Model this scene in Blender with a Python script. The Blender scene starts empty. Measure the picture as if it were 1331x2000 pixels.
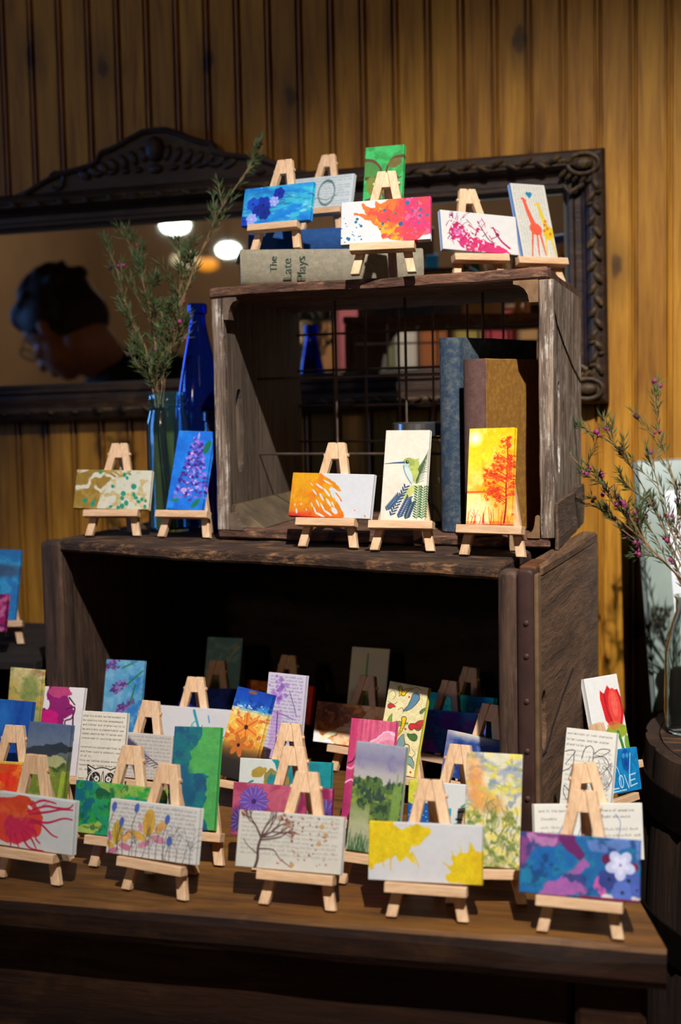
import bpy, bmesh, math, random
import numpy as np
from mathutils import Vector, Matrix, noise as mnoise
PI = math.pi
scn = bpy.context.scene
COL = scn.collection
ZC = 1.22                     # camera height above the floor
ZT = ZC - .4592               # table top
ZL = ZC - .1673               # top of the large lower crate
ZU = ZC + .1376               # top of the upper crate

WALL_PH = 0.26
GX0 = -0.0695
KEY_W, COOL_W, WARM_W, FRONT_W = 610, 0, 110, 2

# ------------------------------------------------------------------ helpers
def link(o, parent=None):
    COL.objects.link(o)
    if parent is not None: o.parent = parent
    return o
def tag(o, label=None, cat=None, group=None, kind=None):
    if label: o['label'] = label
    if cat: o['category'] = cat
    if group: o['group'] = group
    if kind: o['kind'] = kind
    return o
def empty(name, loc=(0, 0, 0), rz=0, label=None, cat=None, group=None):
    o = bpy.data.objects.new(name, None); o.empty_display_size = .02
    o.location = loc; o.rotation_euler = (0, 0, rz)
    return tag(link(o), label, cat, group)
def smooth_by_angle(me, ang=.6):
    bm = bmesh.new(); bm.from_mesh(me)
    for f in bm.faces: f.smooth = True
    for e in bm.edges:
        if len(e.link_faces) == 2 and e.calc_face_angle(0) > ang: e.smooth = False
    bm.to_mesh(me); bm.free()
def mk(name, bm, mat, parent=None, smooth=False):
    bmesh.ops.recalc_face_normals(bm, faces=bm.faces)
    me = bpy.data.meshes.new(name); bm.to_mesh(me); bm.free()
    if mat is not None: me.materials.append(mat)
    if smooth: smooth_by_angle(me)
    o = bpy.data.objects.new(name, me)
    return link(o, parent)
def hexa(bm, P, bev=0, seg=1, cuts=0, rough=0, seed=0, fr=40):
    """P = 8 points: bottom 4 ccw, top 4 ccw"""
    b = bmesh.new()
    v = [b.verts.new(p) for p in P]
    for f in ((3, 2, 1, 0), (4, 5, 6, 7), (0, 1, 5, 4), (1, 2, 6, 5), (2, 3, 7, 6), (3, 0, 4, 7)):
        b.faces.new([v[i] for i in f])
    if bev: bmesh.ops.bevel(b, geom=list(b.edges), offset=bev, segments=seg, affect='EDGES', profile=.6)
    if cuts:
        for k in range(3):
            L = [e for e in b.edges]
            if not L: break
            m = max(e.calc_length() for e in L)
            if m < cuts: break
            bmesh.ops.subdivide_edges(b, edges=[e for e in L if e.calc_length() > cuts], cuts=3, use_grid_fill=True)
    if rough:
        for q in b.verts:
            n = mnoise.noise_vector(q.co * fr + Vector((seed, seed * 2, 0)))
            n2 = mnoise.noise_vector(q.co * fr * .25 + Vector((seed, 5, seed)))
            q.co += n * rough + n2 * rough * 1.5
    join(bm, b)
def join(bm, b):
    me = bpy.data.meshes.new('t'); b.to_mesh(me); b.free(); bm.from_mesh(me); bpy.data.meshes.remove(me)
def box(bm, x0, x1, y0, y1, z0, z1, **k):
    hexa(bm, [(x0, y0, z0), (x1, y0, z0), (x1, y1, z0), (x0, y1, z0), (x0, y0, z1), (x1, y0, z1), (x1, y1, z1), (x0, y1, z1)], **k)
def lathe(bm, prof, n=40, c=(0, 0, 0), cap=False):
    rings = []
    for r, z in prof:
        rings.append([bm.verts.new((c[0] + r * math.cos(2 * PI * i / n), c[1] + r * math.sin(2 * PI * i / n), c[2] + z)) for i in range(n)])
    for a, b in zip(rings, rings[1:]):
        for i in range(n): bm.faces.new((a[i], a[(i + 1) % n], b[(i + 1) % n], b[i]))
    if cap:
        bm.faces.new(rings[0][::-1]); bm.faces.new(rings[-1])
def tube(bm, pts, r, n=8, r1=None, cap=True):
    pts = [Vector(p) for p in pts]; rings = []
    up = Vector((0, 0, 1))
    for i, p in enumerate(pts):
        d = (pts[min(i + 1, len(pts) - 1)] - pts[max(i - 1, 0)])
        if d.length < 1e-9: d = Vector((0, 0, 1))
        d.normalize()
        a = d.cross(up)
        if a.length < .1: a = d.cross(Vector((1, 0, 0)))
        a.normalize(); b = d.cross(a)
        rr = r if r1 is None else r + (r1 - r) * i / max(1, len(pts) - 1)
        rings.append([bm.verts.new(p + (a * math.cos(2 * PI * k / n) + b * math.sin(2 * PI * k / n)) * rr) for k in range(n)])
    for a, b in zip(rings, rings[1:]):
        for i in range(n): bm.faces.new((a[i], a[(i + 1) % n], b[(i + 1) % n], b[i]))
    if cap and n > 2:
        bm.faces.new(rings[0][::-1]); bm.faces.new(rings[-1])
def ball(bm, c, r, u=12, v=8, M=None):
    mat = (Matrix.Translation(c) @ (M if M is not None else Matrix.Identity(4)) @ Matrix.Diagonal((r[0], r[1], r[2], 1)))
    bmesh.ops.create_uvsphere(bm, u_segments=u, v_segments=v, radius=1, matrix=mat)
def prism(bm, outline, y0, y1, bev=0, M=None):
    b = bmesh.new()
    A = [b.verts.new((x, y0, z)) for x, z in outline]; B = [b.verts.new((x, y1, z)) for x, z in outline]
    n = len(outline)
    b.faces.new(A); b.faces.new(B[::-1])
    for i in range(n): b.faces.new((A[i], B[i], B[(i + 1) % n], A[(i + 1) % n]))
    if bev:
        bmesh.ops.bevel(b, geom=[e for e in b.edges if abs(e.verts[0].co.y - e.verts[1].co.y) < 1e-9], offset=bev, segments=2, affect='EDGES')
    if M is not None: bmesh.ops.transform(b, matrix=M, verts=b.verts)
    join(bm, b)

# ------------------------------------------------------------------ materials
def srgb(c):
    return tuple(((v / 255) / 12.92 if v / 255 <= .04045 else ((v / 255 + .055) / 1.055) ** 2.4) for v in c[:3]) + (1,)
class NT:
    def __init__(s, name):
        s.m = bpy.data.materials.new(name); s.m.use_nodes = True; s.t = s.m.node_tree
        s.b = s.t.nodes['Principled BSDF']
    def n(s, t, **k):
        q = s.t.nodes.new(t)
        for a, v in k.items():
            if a.startswith('i_'): q.inputs[a[2:].replace('_', ' ')].default_value = v
            else: setattr(q, a, v)
        return q
    def l(s, a, b): s.t.links.new(a, b)
    def mix(s, f, a, b, mode='MIX'):
        q = s.t.nodes.new('ShaderNodeMix'); q.data_type = 'RGBA'; q.blend_type = mode; q.clamp_factor = True
        for x, i in ((f, 0), (a, 6), (b, 7)):
            if hasattr(x, 'links') or isinstance(x, bpy.types.NodeSocket): s.l(x, q.inputs[i])
            else: q.inputs[i].default_value = x
        return q.outputs[2]
    def ramp(s, f, stops):
        q = s.t.nodes.new('ShaderNodeValToRGB'); e = q.color_ramp.elements
        while len(e) > 1: e.remove(e[-1])
        e[0].position = stops[0][0]; e[0].color = stops[0][1]
        for p, c in stops[1:]:
            k = e.new(p); k.color = c
        s.l(f, q.inputs[0]); return q.outputs[0]
    def coord(s, scale=(1, 1, 1), kind='Object'):
        tc = s.n('ShaderNodeTexCoord'); mp = s.n('ShaderNodeMapping'); mp.inputs['Scale'].default_value = scale
        s.l(tc.outputs[kind], mp.inputs[0]); return mp.outputs[0]
    def noise(s, vec, scale, detail=4, rough=.55, dist=0):
        q = s.n('ShaderNodeTexNoise'); q.inputs['Scale'].default_value = scale; q.inputs['Detail'].default_value = detail
        q.inputs['Roughness'].default_value = rough; q.inputs['Distortion'].default_value = dist
        s.l(vec, q.inputs['Vector']); return q.outputs[0]
    def bump(s, h, strength=.3, dist=.001):
        q = s.n('ShaderNodeBump'); q.inputs['Strength'].default_value = strength; q.inputs['Distance'].default_value = dist
        s.l(h, q.inputs['Height']); s.l(q.outputs[0], s.b.inputs['Normal'])
def G(v): return (v, v, v, 1)
def plain(name, col, rough=.6, metal=0, coat=0, **k):
    n = NT(name); n.b.inputs['Roughness'].default_value = rough; n.b.inputs['Metallic'].default_value = metal
    n.b.inputs['Coat Weight'].default_value = coat
    v = n.coord(); f = n.noise(v, k.get('scale', 60), 4)
    c = srgb(col); d = tuple(x * k.get('var', .8) for x in c[:3]) + (1,)
    n.l(n.mix(n.ramp(f, [(.3, G(0)), (.7, G(1))]), d, c), n.b.inputs['Base Color'])
    return n.m
def wood(name, dark, light, axis='x', freq=14, stretch=14, rough=.65, bump=.35, worn=None, wornamt=.5, knots=False, coat=0, spec=.4):
    n = NT(name)
    sc = {'x': (1 / stretch, 1, 1), 'y': (1, 1 / stretch, 1), 'z': (1, 1, 1 / stretch)}[axis]
    v = n.coord(sc)
    g1 = n.noise(v, freq * 10, 6, .65, .6); g2 = n.noise(v, freq * 2.2, 4, .6, 1.2); g3 = n.noise(v, freq * 32, 3, .6)
    add = n.n('ShaderNodeMath', operation='ADD'); n.l(g1, add.inputs[0]); n.l(g2, add.inputs[1])
    ad2 = n.n('ShaderNodeMath', operation='MULTIPLY_ADD'); n.l(g3, ad2.inputs[0]); ad2.inputs[1].default_value = .5; n.l(add.outputs[0], ad2.inputs[2])
    col = n.ramp(ad2.outputs[0], [(.75, srgb(dark)), (1.0, srgb([(a * .55 + b * .45) for a, b in zip(dark, light)])), (1.45, srgb(light))])
    q = n.t.nodes[-1]
    mr = n.n('ShaderNodeMapRange'); n.l(ad2.outputs[0], mr.inputs[0]); mr.inputs[1].default_value = .85; mr.inputs[2].default_value = 1.65
    q2 = [x for x in n.t.nodes if x.type == 'VALTORGB'][-1]; n.l(mr.outputs[0], q2.inputs[0])
    e = q2.color_ramp.elements; e[0].position = .2; e[1].position = .45; e[2].position = .85
    if worn:
        w = n.noise(n.coord(), freq * 2.0, 6, .7, .4)
        wf = n.noise(v, freq * 18, 5, .7)
        m = n.n('ShaderNodeMath', operation='MULTIPLY'); n.l(w, m.inputs[0]); n.l(wf, m.inputs[1])
        f = n.ramp(m.outputs[0], [(.26, G(0)), (.26 + .12 / max(wornamt, .1), G(1))])
        col = n.mix(f, col, srgb(worn))
    if knots:
        vo = n.n('ShaderNodeTexVoronoi'); vo.inputs['Scale'].default_value = 2.6
        n.l(n.coord((1.5, 0, .8)), vo.inputs['Vector'])
        f = n.ramp(vo.outputs['Distance'], [(.03, G(1)), (.055, G(.5)), (.16, G(0))])
        col = n.mix(f, col, srgb([x * .35 for x in dark]))
    n.l(col, n.b.inputs['Base Color'])
    n.b.inputs['Roughness'].default_value = rough; n.b.inputs['Coat Weight'].default_value = coat; n.b.inputs['Coat Roughness'].default_value = .25
    n.b.inputs['Specular IOR Level'].default_value = spec
    n.bump(ad2.outputs[0], bump, .002)
    return n.m
def glass(name, col, rough=.02, ior=1.45, tr=1.0):
    n = NT(name); n.b.inputs['Base Color'].default_value = srgb(col); n.b.inputs['Transmission Weight'].default_value = tr
    n.b.inputs['Roughness'].default_value = rough; n.b.inputs['IOR'].default_value = ior
    return n.m
def emis(name, col, s):
    n = NT(name); n.b.inputs['Base Color'].default_value = (0, 0, 0, 1)
    n.b.inputs['Emission Color'].default_value = srgb(col); n.b.inputs['Emission Strength'].default_value = s
    return n.m

M_pine = wood('pale_easel_pine', (196, 152, 112), (236, 200, 162), 'z', 20, 10, .6, .15)
M_pinex = wood('pale_ledge_pine', (196, 152, 112), (236, 200, 162), 'x', 20, 10, .6, .15)
M_crx = wood('weathered_crate_wood_x', (46, 29, 21), (124, 84, 62), 'x', 14, 12, .85, .8, (166, 124, 96), .6)
M_cry = wood('weathered_crate_wood_y', (58, 44, 34), (118, 92, 72), 'y', 9, 12, .85, .8, (150, 130, 112), .45)
M_crz = wood('weathered_crate_wood_z', (60, 45, 37), (176, 152, 130), 'z', 16, 18, .85, 1.0, (214, 204, 190), .9)
M_crin = wood('crate_inner_wood', (56, 44, 34), (116, 96, 78), 'z', 15, 14, .9, .6, (128, 112, 98), .3)
M_dkx = wood('dark_crate_wood_x', (30, 20, 15), (74, 50, 35), 'x', 12, 12, .8, .8, (160, 116, 76), .6)
M_dky = wood('dark_crate_wood_y', (72, 50, 33), (138, 102, 72), 'y', 12, 10, .8, .6, (124, 98, 74), .3)
M_dkz = wood('dark_crate_wood_z', (44, 29, 22), (88, 64, 48), 'z', 13, 12, .8, .6, (122, 98, 78), .3)
M_dkin = wood('dark_crate_inner_wood', (26, 18, 14), (52, 38, 29), 'x', 7, 12, .9, .5)
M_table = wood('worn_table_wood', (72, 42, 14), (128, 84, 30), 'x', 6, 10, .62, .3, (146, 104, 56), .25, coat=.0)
M_tedge = wood('dark_shaded_table_edge', (25, 12, 7), (50, 27, 15), 'x', 6, 10, .75, .5, (96, 66, 36), .2, spec=.2)  # edge and apron: dark wood, deepened further to hold the shade below the top
M_frame = wood('dark_carved_walnut', (30, 18, 13), (62, 40, 28), 'x', 12, 6, .5, .4, (96, 72, 42), .35)
M_carv = wood('gilded_dark_carving', (38, 26, 16), (84, 62, 34), 'z', 16, 3, .5, .6, (132, 104, 54), .6)
M_rust = plain('rusty_metal', (118, 72, 42), .7, .35, var=.45, scale=70)
M_strap = plain('dark_painted_strap', (72, 46, 40), .6, .2, var=.6, scale=50)
M_wire = plain('dull_steel_wire', (112, 96, 84), .5, .7, var=.6)
M_barrel = wood('dark_barrel_wood', (30, 18, 12), (64, 42, 28), 'z', 7, 12, .8, .6, (98, 70, 50), .25)
M_hoop = plain('dark_iron_hoop', (44, 36, 32), .45, .8, var=.5)
M_green = plain('twig_green', (82, 100, 54), .6, var=.7)
M_twig = plain('twig_brown', (150, 116, 76), .7, var=.7)
M_bud = plain('magenta_bud', (168, 54, 118), .6, var=.6)
M_dkbud = plain('dark_seed_bud', (70, 40, 40), .7, var=.7)

def wall_mat():
    n = NT('amber_varnished_pine')
    ob = n.coord((1, 1, 1)); sep = n.n('ShaderNodeSeparateXYZ'); n.l(ob, sep.inputs[0])
    m = n.n('ShaderNodeMath', operation='MULTIPLY_ADD'); n.l(sep.outputs[0], m.inputs[0]); m.inputs[1].default_value = 20.0; m.inputs[2].default_value = 50.0 + WALL_PH
    fl = n.n('ShaderNodeMath', operation='FLOOR'); n.l(m.outputs[0], fl.inputs[0])
    wn = n.n('ShaderNodeTexWhiteNoise', noise_dimensions='1D'); n.l(fl.outputs[0], wn.inputs['W'])
    # grain, offset per board
    cmb = n.n('ShaderNodeCombineXYZ'); n.l(sep.outputs[0], cmb.inputs[0]); n.l(wn.outputs[0], cmb.inputs[1]); n.l(sep.outputs[2], cmb.inputs[2])
    mp = n.n('ShaderNodeMapping'); mp.inputs['Scale'].default_value = (1, 6, .07); n.l(cmb.outputs[0], mp.inputs[0])
    g1 = n.noise(mp.outputs[0], 110, 5, .6, .7); g2 = n.noise(mp.outputs[0], 30, 4, .6, 1.5)
    a = n.n('ShaderNodeMath', operation='ADD'); n.l(g1, a.inputs[0]); n.l(g2, a.inputs[1])
    mr = n.n('ShaderNodeMapRange'); n.l(a.outputs[0], mr.inputs[0]); mr.inputs[1].default_value = .7; mr.inputs[2].default_value = 1.3
    col = n.ramp(mr.outputs[0], [(.1, srgb((132, 82, 18))), (.5, srgb((188, 128, 32))), (.9, srgb((216, 156, 48)))])
    col = n.mix(.30, col, n.ramp(wn.outputs[0], [(0, srgb((124, 72, 18))), (1, srgb((230, 166, 56)))]))
    # broad tone drift along the boards
    mp2 = n.n('ShaderNodeMapping'); mp2.inputs['Scale'].default_value = (1, 3, .35); n.l(cmb.outputs[0], mp2.inputs[0])
    g3 = n.noise(mp2.outputs[0], 7, 3, .5, .4)
    col = n.mix(n.ramp(g3, [(.35, G(.45)), (.6, G(0))]), col, srgb((112, 64, 18)))
    # knots with swirled dark halo
    vo = n.n('ShaderNodeTexVoronoi'); vo.inputs['Scale'].default_value = 1.0; vo.inputs['Randomness'].default_value = .9
    vo.voronoi_dimensions = '2D'; cz = n.n('ShaderNodeCombineXYZ'); n.l(sep.outputs[0], cz.inputs[0]); n.l(sep.outputs[2], cz.inputs[1])
    mp3 = n.n('ShaderNodeMapping'); mp3.inputs['Scale'].default_value = (7.5, 3.6, 1); n.l(cz.outputs[0], mp3.inputs[0])
    nz = n.n('ShaderNodeTexNoise'); nz.inputs['Scale'].default_value = 25; n.l(ob, nz.inputs['Vector'])
    ml = n.n('ShaderNodeVectorMath', operation='MULTIPLY_ADD'); n.l(nz.outputs[1], ml.inputs[0]); ml.inputs[1].default_value = (.14,) * 3; n.l(mp3.outputs[0], ml.inputs[2])
    n.l(ml.outputs[0], vo.inputs['Vector'])
    f = n.ramp(vo.outputs['Distance'], [(.0, G(.9)), (.05, G(.8)), (.08, G(.38)), (.26, G(0))])
    wn2 = n.n('ShaderNodeSeparateColor'); n.l(vo.outputs['Color'], wn2.inputs[0])
    gt = n.n('ShaderNodeMath', operation='GREATER_THAN'); n.l(wn2.outputs[0], gt.inputs[0]); gt.inputs[1].default_value = .4
    mm = n.n('ShaderNodeMath', operation='MULTIPLY'); n.l(f, mm.inputs[0]); n.l(gt.outputs[0], mm.inputs[1])
    col = n.mix(mm.outputs[0], col, srgb((46, 24, 10)))
    n.l(col, n.b.inputs['Base Color'])
    n.b.inputs['Roughness'].default_value = .5; n.b.inputs['Specular IOR Level'].default_value = .35
    n.bump(a.outputs[0], .12, .001)
    return n.m
# ------------------------------------------------------------------ painting rasters (units: half millimetres, y down)
FONT = {}
_F = ("a:0e010f110f b:1010"+"1e11111e c:0e10100f d:0101"+"0f11110f")
def _font():
    rows = {
'a':'00 00 0E 01 0F 11 0F','b':'10 10 1E 11 11 11 1E','c':'00 00 0F 10 10 10 0F','d':'01 01 0F 11 11 11 0F','e':'00 00 0E 11 1F 10 0E',
'f':'06 08 1C 08 08 08 08','g':'00 00 0F 11 0F 01 0E','h':'10 10 1E 11 11 11 11','i':'04 00 0C 04 04 04 0E','j':'02 00 02 02 02 12 0C',
'k':'10 10 12 14 18 14 12','l':'0C 04 04 04 04 04 0E','m':'00 00 1A 15 15 15 15','n':'00 00 1E 11 11 11 11','o':'00 00 0E 11 11 11 0E',
'p':'00 00 1E 11 1E 10 10','q':'00 00 0F 11 0F 01 01','r':'00 00 16 18 10 10 10','s':'00 00 0F 10 0E 01 1E','t':'08 08 1C 08 08 08 06',
'u':'00 00 11 11 11 11 0F','v':'00 00 11 11 11 0A 04','w':'00 00 11 11 15 15 0A','x':'00 00 11 0A 04 0A 11','y':'00 00 11 11 0F 01 0E',
'z':'00 00 1F 02 04 08 1F','.':'00 00 00 00 00 0C 0C',',':'00 00 00 00 0C 04 08',"'":'04 04 08 00 00 00 00','L':'10 10 10 10 10 10 1F',
'O':'0E 11 11 11 11 11 0E','V':'11 11 11 11 11 0A 04','E':'1F 10 10 1E 10 10 1F','S':'0F 10 10 0E 01 01 1E'}
    for k, v in rows.items(): FONT[k] = [int(h, 16) for h in v.split()]
_font()
class Art:
    def __init__(s, o, res=1.15, bg=(235, 232, 226)):
        s.W, s.H = (200, 100) if o == 'L' else (100, 200); s.res = res
        s.nx = int(s.W * res) + 1; s.ny = int(s.H * res) + 1
        s.X, s.Y = np.meshgrid(np.linspace(0, s.W, s.nx), np.linspace(0, s.H, s.ny)); s.x, s.y = s.X, s.Y
        s.c = np.zeros((s.ny, s.nx, 3)); s.c[:] = bg; s.side = None
    def mix(s, m, col):
        m = np.clip(m, 0, 1)[..., None]; col = np.asarray(col, float); s.c = s.c * (1 - m) + col * m; return s
    def noise(s, scale, seed, oct=3, sx=1, sy=1):
        out = np.zeros_like(s.X); amp = 1; tot = 0; rs = np.random.RandomState(seed)
        for o in range(oct):
            g = rs.rand(64, 64); u = s.x / scale / sx * 2 ** o + 300.3 + o * 7; v = s.y / scale / sy * 2 ** o + 300.7
            iu = np.floor(u).astype(int); iv = np.floor(v).astype(int); fu = u - iu; fv = v - iv
            fu = fu * fu * (3 - 2 * fu); fv = fv * fv * (3 - 2 * fv)
            a = g[iv % 64, iu % 64]; b = g[iv % 64, (iu + 1) % 64]; c = g[(iv + 1) % 64, iu % 64]; d = g[(iv + 1) % 64, (iu + 1) % 64]
            out += amp * ((a * (1 - fu) + b * fu) * (1 - fv) + (c * (1 - fu) + d * fu) * fv); tot += amp; amp *= .5
        return out / tot
    def warp(s, amp, scale, seed):
        a = s.noise(scale, seed); b = s.noise(scale, seed + 1); s.x = s.X + (a - .5) * 2 * amp; s.y = s.Y + (b - .5) * 2 * amp; return s
    def flat(s): s.x, s.y = s.X, s.Y; return s
    def edge(s, d): return np.clip(-d * s.res + .5, 0, 1)
    def ell(s, cx, cy, rx, ry, col, ang=0, a=1, soft=0):
        c, n = math.cos(math.radians(ang)), math.sin(math.radians(ang)); dx = s.x - cx; dy = s.y - cy
        u = dx * c + dy * n; v = -dx * n + dy * c; r = np.sqrt((u / rx) ** 2 + (v / ry) ** 2); d = (r - 1) * min(rx, ry)
        m = s.edge(d) if not soft else np.clip((-d) / soft + .5, 0, 1)
        return s.mix(m * a, col)
    def disc(s, cx, cy, r, col, a=1): return s.ell(cx, cy, r, r, col, 0, a)
    def poly(s, pts, col, a=1):
        ins = np.zeros_like(s.X, bool); n = len(pts)
        for i in range(n):
            x0, y0 = pts[i]; x1, y1 = pts[(i + 1) % n]
            if y0 == y1: continue
            t = ((y0 > s.y) != (y1 > s.y)) & (s.x < (x1 - x0) * (s.y - y0) / (y1 - y0) + x0); ins ^= t
        m = ins.astype(float); q = np.pad(m, 1, mode='edge')
        m = (q[1:-1, 1:-1] * 4 + q[:-2, 1:-1] + q[2:, 1:-1] + q[1:-1, :-2] + q[1:-1, 2:]) / 8
        return s.mix(m * a, col)
    def line(s, pts, w, col, w1=None, a=1):
        w1 = w if w1 is None else w1; best = np.full_like(s.X, 1e9); n = len(pts) - 1
        for i in range(n):
            x0, y0 = pts[i]; x1, y1 = pts[i + 1]; dx, dy = x1 - x0, y1 - y0; L = dx * dx + dy * dy + 1e-9
            t = np.clip(((s.x - x0) * dx + (s.y - y0) * dy) / L, 0, 1)
            ww = w + (w1 - w) * (i + t) / n
            best = np.minimum(best, np.hypot(s.x - x0 - t * dx, s.y - y0 - t * dy) - ww / 2)
        return s.mix(s.edge(best) * a, col)
    def curve(s, pts, w, col, w1=None, a=1):
        P = []; n = len(pts)
        for i in range(n - 1):
            p0 = pts[max(i - 1, 0)]; p1 = pts[i]; p2 = pts[i + 1]; p3 = pts[min(i + 2, n - 1)]
            for k in range(6):
                t = k / 6
                P.append(tuple(.5 * ((2 * p1[j]) + (-p0[j] + p2[j]) * t + (2 * p0[j] - 5 * p1[j] + 4 * p2[j] - p3[j]) * t * t + (-p0[j] + 3 * p1[j] - 3 * p2[j] + p3[j]) * t ** 3) for j in (0, 1)))
        P.append(pts[-1]); return s.line(P, w, col, w1, a)
    def vgrad(s, stops):
        ys = [p for p, c in stops]; 
        col = np.stack([np.interp(s.y, ys, [c[k] for p, c in stops]) for k in range(3)], -1); s.c = col; return s
    def wash(s, col, scale, seed, lo=.4, hi=.6, a=1, m=None, sx=1, sy=1):
        f = np.clip((s.noise(scale, seed, 4, sx, sy) - lo) / (hi - lo), 0, 1) * a
        if m is not None: f = f * m
        return s.mix(f, col)
    def splat(s, cx, cy, r, col, n=24, reach=2.2, seed=0, w=3, dots=20, a0=0, a1=360):
        R = random.Random(seed)
        s.warp(r * .25, r * .7, seed); s.disc(cx, cy, r, col); s.flat()
        for i in range(n):
            a = math.radians(a0 + (a1 - a0) * (i + R.random()) / n); L = r * (1 + R.random() * (reach - 1)); ww = w * (.4 + R.random())
            x1, y1 = cx + L * math.cos(a), cy + L * math.sin(a)
            s.line([(cx + r * .7 * math.cos(a), cy + r * .7 * math.sin(a)), (x1, y1)], ww * 1.6, col, ww * .5); s.disc(x1, y1, ww * .6, col)
        for i in range(dots):
            a = math.radians(a0 + (a1 - a0) * R.random()); L = r * (1 + R.random() * reach); s.disc(cx + L * math.cos(a), cy + L * math.sin(a), .6 + R.random() * 1.6, col)
        return s
    def type(s, txt, x, y, px, col, a=.85):
        m = np.zeros_like(s.X)
        for ch in txt:
            g = FONT.get(ch)
            if g:
                for r in range(7):
                    for k in range(5):
                        if g[r] >> (4 - k) & 1:
                            m = np.maximum(m, np.clip(1.1 - np.maximum(abs(s.x - x - (k + .5) * px), abs(s.y - y - (r + .5) * px)) / px, 0, 1))
            x += 6 * px if ch != ' ' else 4 * px
        return s.mix(m * 1.3 * a, col)
    def marks(s, x0, x1, y0, pitch, n, col=(95, 88, 84), seed=0, h=3.2, a=.75, gap=None, slope=0, vertical=False):
        """lines of out of focus print: short uneven strokes, no readable letters"""
        R = random.Random(seed); m = np.zeros_like(s.X)
        U, V = (s.y, s.x) if vertical else (s.x, s.y)
        for i in range(n):
            if gap and i in gap: continue
            x = x0; y = y0 + i * pitch; end = x1 - (R.random() * (x1 - x0) * .3 if R.random() < .15 else 0)
            while x < end:
                wl = R.uniform(7, 22)
                k = x
                while k < min(x + wl, x1):
                    hh = h * (1 if R.random() < .7 else 1.6); w = R.uniform(.9, 2.0); yy = y + (k - x0) * slope
                    m = np.maximum(m, np.clip(1.2 - np.maximum(abs(U - k) / (w * .7), abs(V - yy - (h - hh) / 2) / (hh * .5)), 0, 1) * R.uniform(.6, 1))
                    k += w * 1.5
                x += wl + R.uniform(3, 5)
        return s.mix(m * a, col)
    def flower(s, cx, cy, r, col, n=6, mid=None, w=.42, rot=0, col2=None):
        for i in range(n):
            a = rot + 360 * i / n; ra = math.radians(a)
            s.ell(cx + r * .55 * math.cos(ra), cy + r * .55 * math.sin(ra), r * .5, r * w * .62, col, a)
            if col2: s.line([(cx + r * .2 * math.cos(ra), cy + r * .2 * math.sin(ra)), (cx + r * .95 * math.cos(ra), cy + r * .95 * math.sin(ra))], r * .07, col2, a=.7)
        if mid: s.disc(cx, cy, r * .16, mid)
        return s
def branch(A, x, y, ang, L, w, col, depth, R, leaf=None, lc=None, spread=32):
    x1, y1 = x + L * math.cos(ang), y + L * math.sin(ang); A.line([(x, y), ((x + x1) / 2 + R.uniform(-1, 1), (y + y1) / 2 + R.uniform(-1, 1)), (x1, y1)], w, col, w * .65)
    if depth == 0:
        if leaf: leaf(x1, y1)
        return
    for k in range(R.choice((2, 2, 3))):
        branch(A, x1, y1, ang + math.radians(R.uniform(-spread, spread)), L * R.uniform(.62, .85), w * .62, col, depth - 1, R, leaf, lc, spread)

ART = {}
def art(name):
    def d(f): ART[name] = f; return f
    return d
INK = (44, 40, 42); PAPER = (226, 220, 208)
@art('T1')
def _():
    A = Art('L', .9, (40, 150, 205)); A.wash((20, 120, 205), 22, 3, .35, .6, sx=3); A.wash((60, 185, 205), 14, 7, .5, .65, .8, sx=4); A.wash((20, 95, 160), 12, 9, .6, .7, .6, sx=4); A.wash((150, 215, 225), 9, 2, .66, .8, .7, sx=3)
    for x, y, r, c in ((104, 22, 16, (18, 40, 150)), (60, 50, 24, (14, 48, 160)), (30, 44, 18, (22, 74, 190)), (66, 70, 18, (10, 36, 130)), (8, 88, 14, (18, 60, 180)), (46, 62, 16, (14, 40, 140))): A.flower(x, y, r, c, 6, (8, 20, 90), .75, x)
    for x, y, r in ((92, 42, 14), (30, 84, 16)): A.flower(x, y, r, (150, 160, 232), 6, (220, 210, 120), .6, 10)
    return A
@art('T2')
def _():
    A = Art('L', .9, (196, 204, 205)); A.marks(8, 192, 8, 8, 12, (110, 118, 122), 4)
    for k in range(5): A.curve([(118 + 26 * math.cos(t + k), 52 + (34 + k * 1.5) * math.sin(t + k)) for t in np.linspace(0, 5.2, 9)], 2.4, (66, 100, 96), a=.8)
    A.curve([(60, 78), (90, 66), (120, 74), (150, 60)], 2, (66, 100, 96)); return A
@art('T3')
def _():
    A = Art('L', 1.25, (236, 238, 240)); P = [(76, 3), (88, 9), (100, 3), (108, 0), (202, -3), (202, 84), (182, 90), (168, 101), (122, 99), (110, 92), (97, 90), (90, 76), (80, 62), (68, 50), (56, 44), (44, 36), (28, 31), (30, 26), (44, 30), (58, 33), (50, 20), (46, 6), (50, 2), (56, 12), (66, 21), (78, 17)]
    A.warp(5, 14, 2); A.poly(P, (246, 120, 30)); M = np.zeros_like(A.X); B = Art('L', 1.25, (0, 0, 0)); B.warp(5, 14, 2); B.poly(P, (1, 1, 1)); M = B.c[..., 0]; A.flat()
    A.mix(M * np.clip((A.X - 118) / 26, 0, 1), (226, 40, 108)); A.wash((255, 196, 20), 24, 5, .5, .62, .9, M * (A.X < 140)); A.wash((236, 60, 70), 20, 8, .55, .66, .9, M); A.wash((250, 150, 20), 18, 12, .55, .7, 1, M * (A.Y > 55)); A.wash((240, 120, 160), 10, 4, .6, .7, .7, M * (A.X > 130))
    R = random.Random(5)
    for k in range(46):
        x = R.uniform(85, 195) if k > 22 else R.uniform(1, 48); y = R.uniform(4, 92) if k > 22 else R.uniform(38, 96); A.disc(x, y, R.choice((1, 1.4, 2, 3.2)), (20, 110, 150))
    A.disc(134, 60, 5, (24, 92, 160)); A.disc(148, 12, 5, (20, 110, 150)); return A
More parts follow.
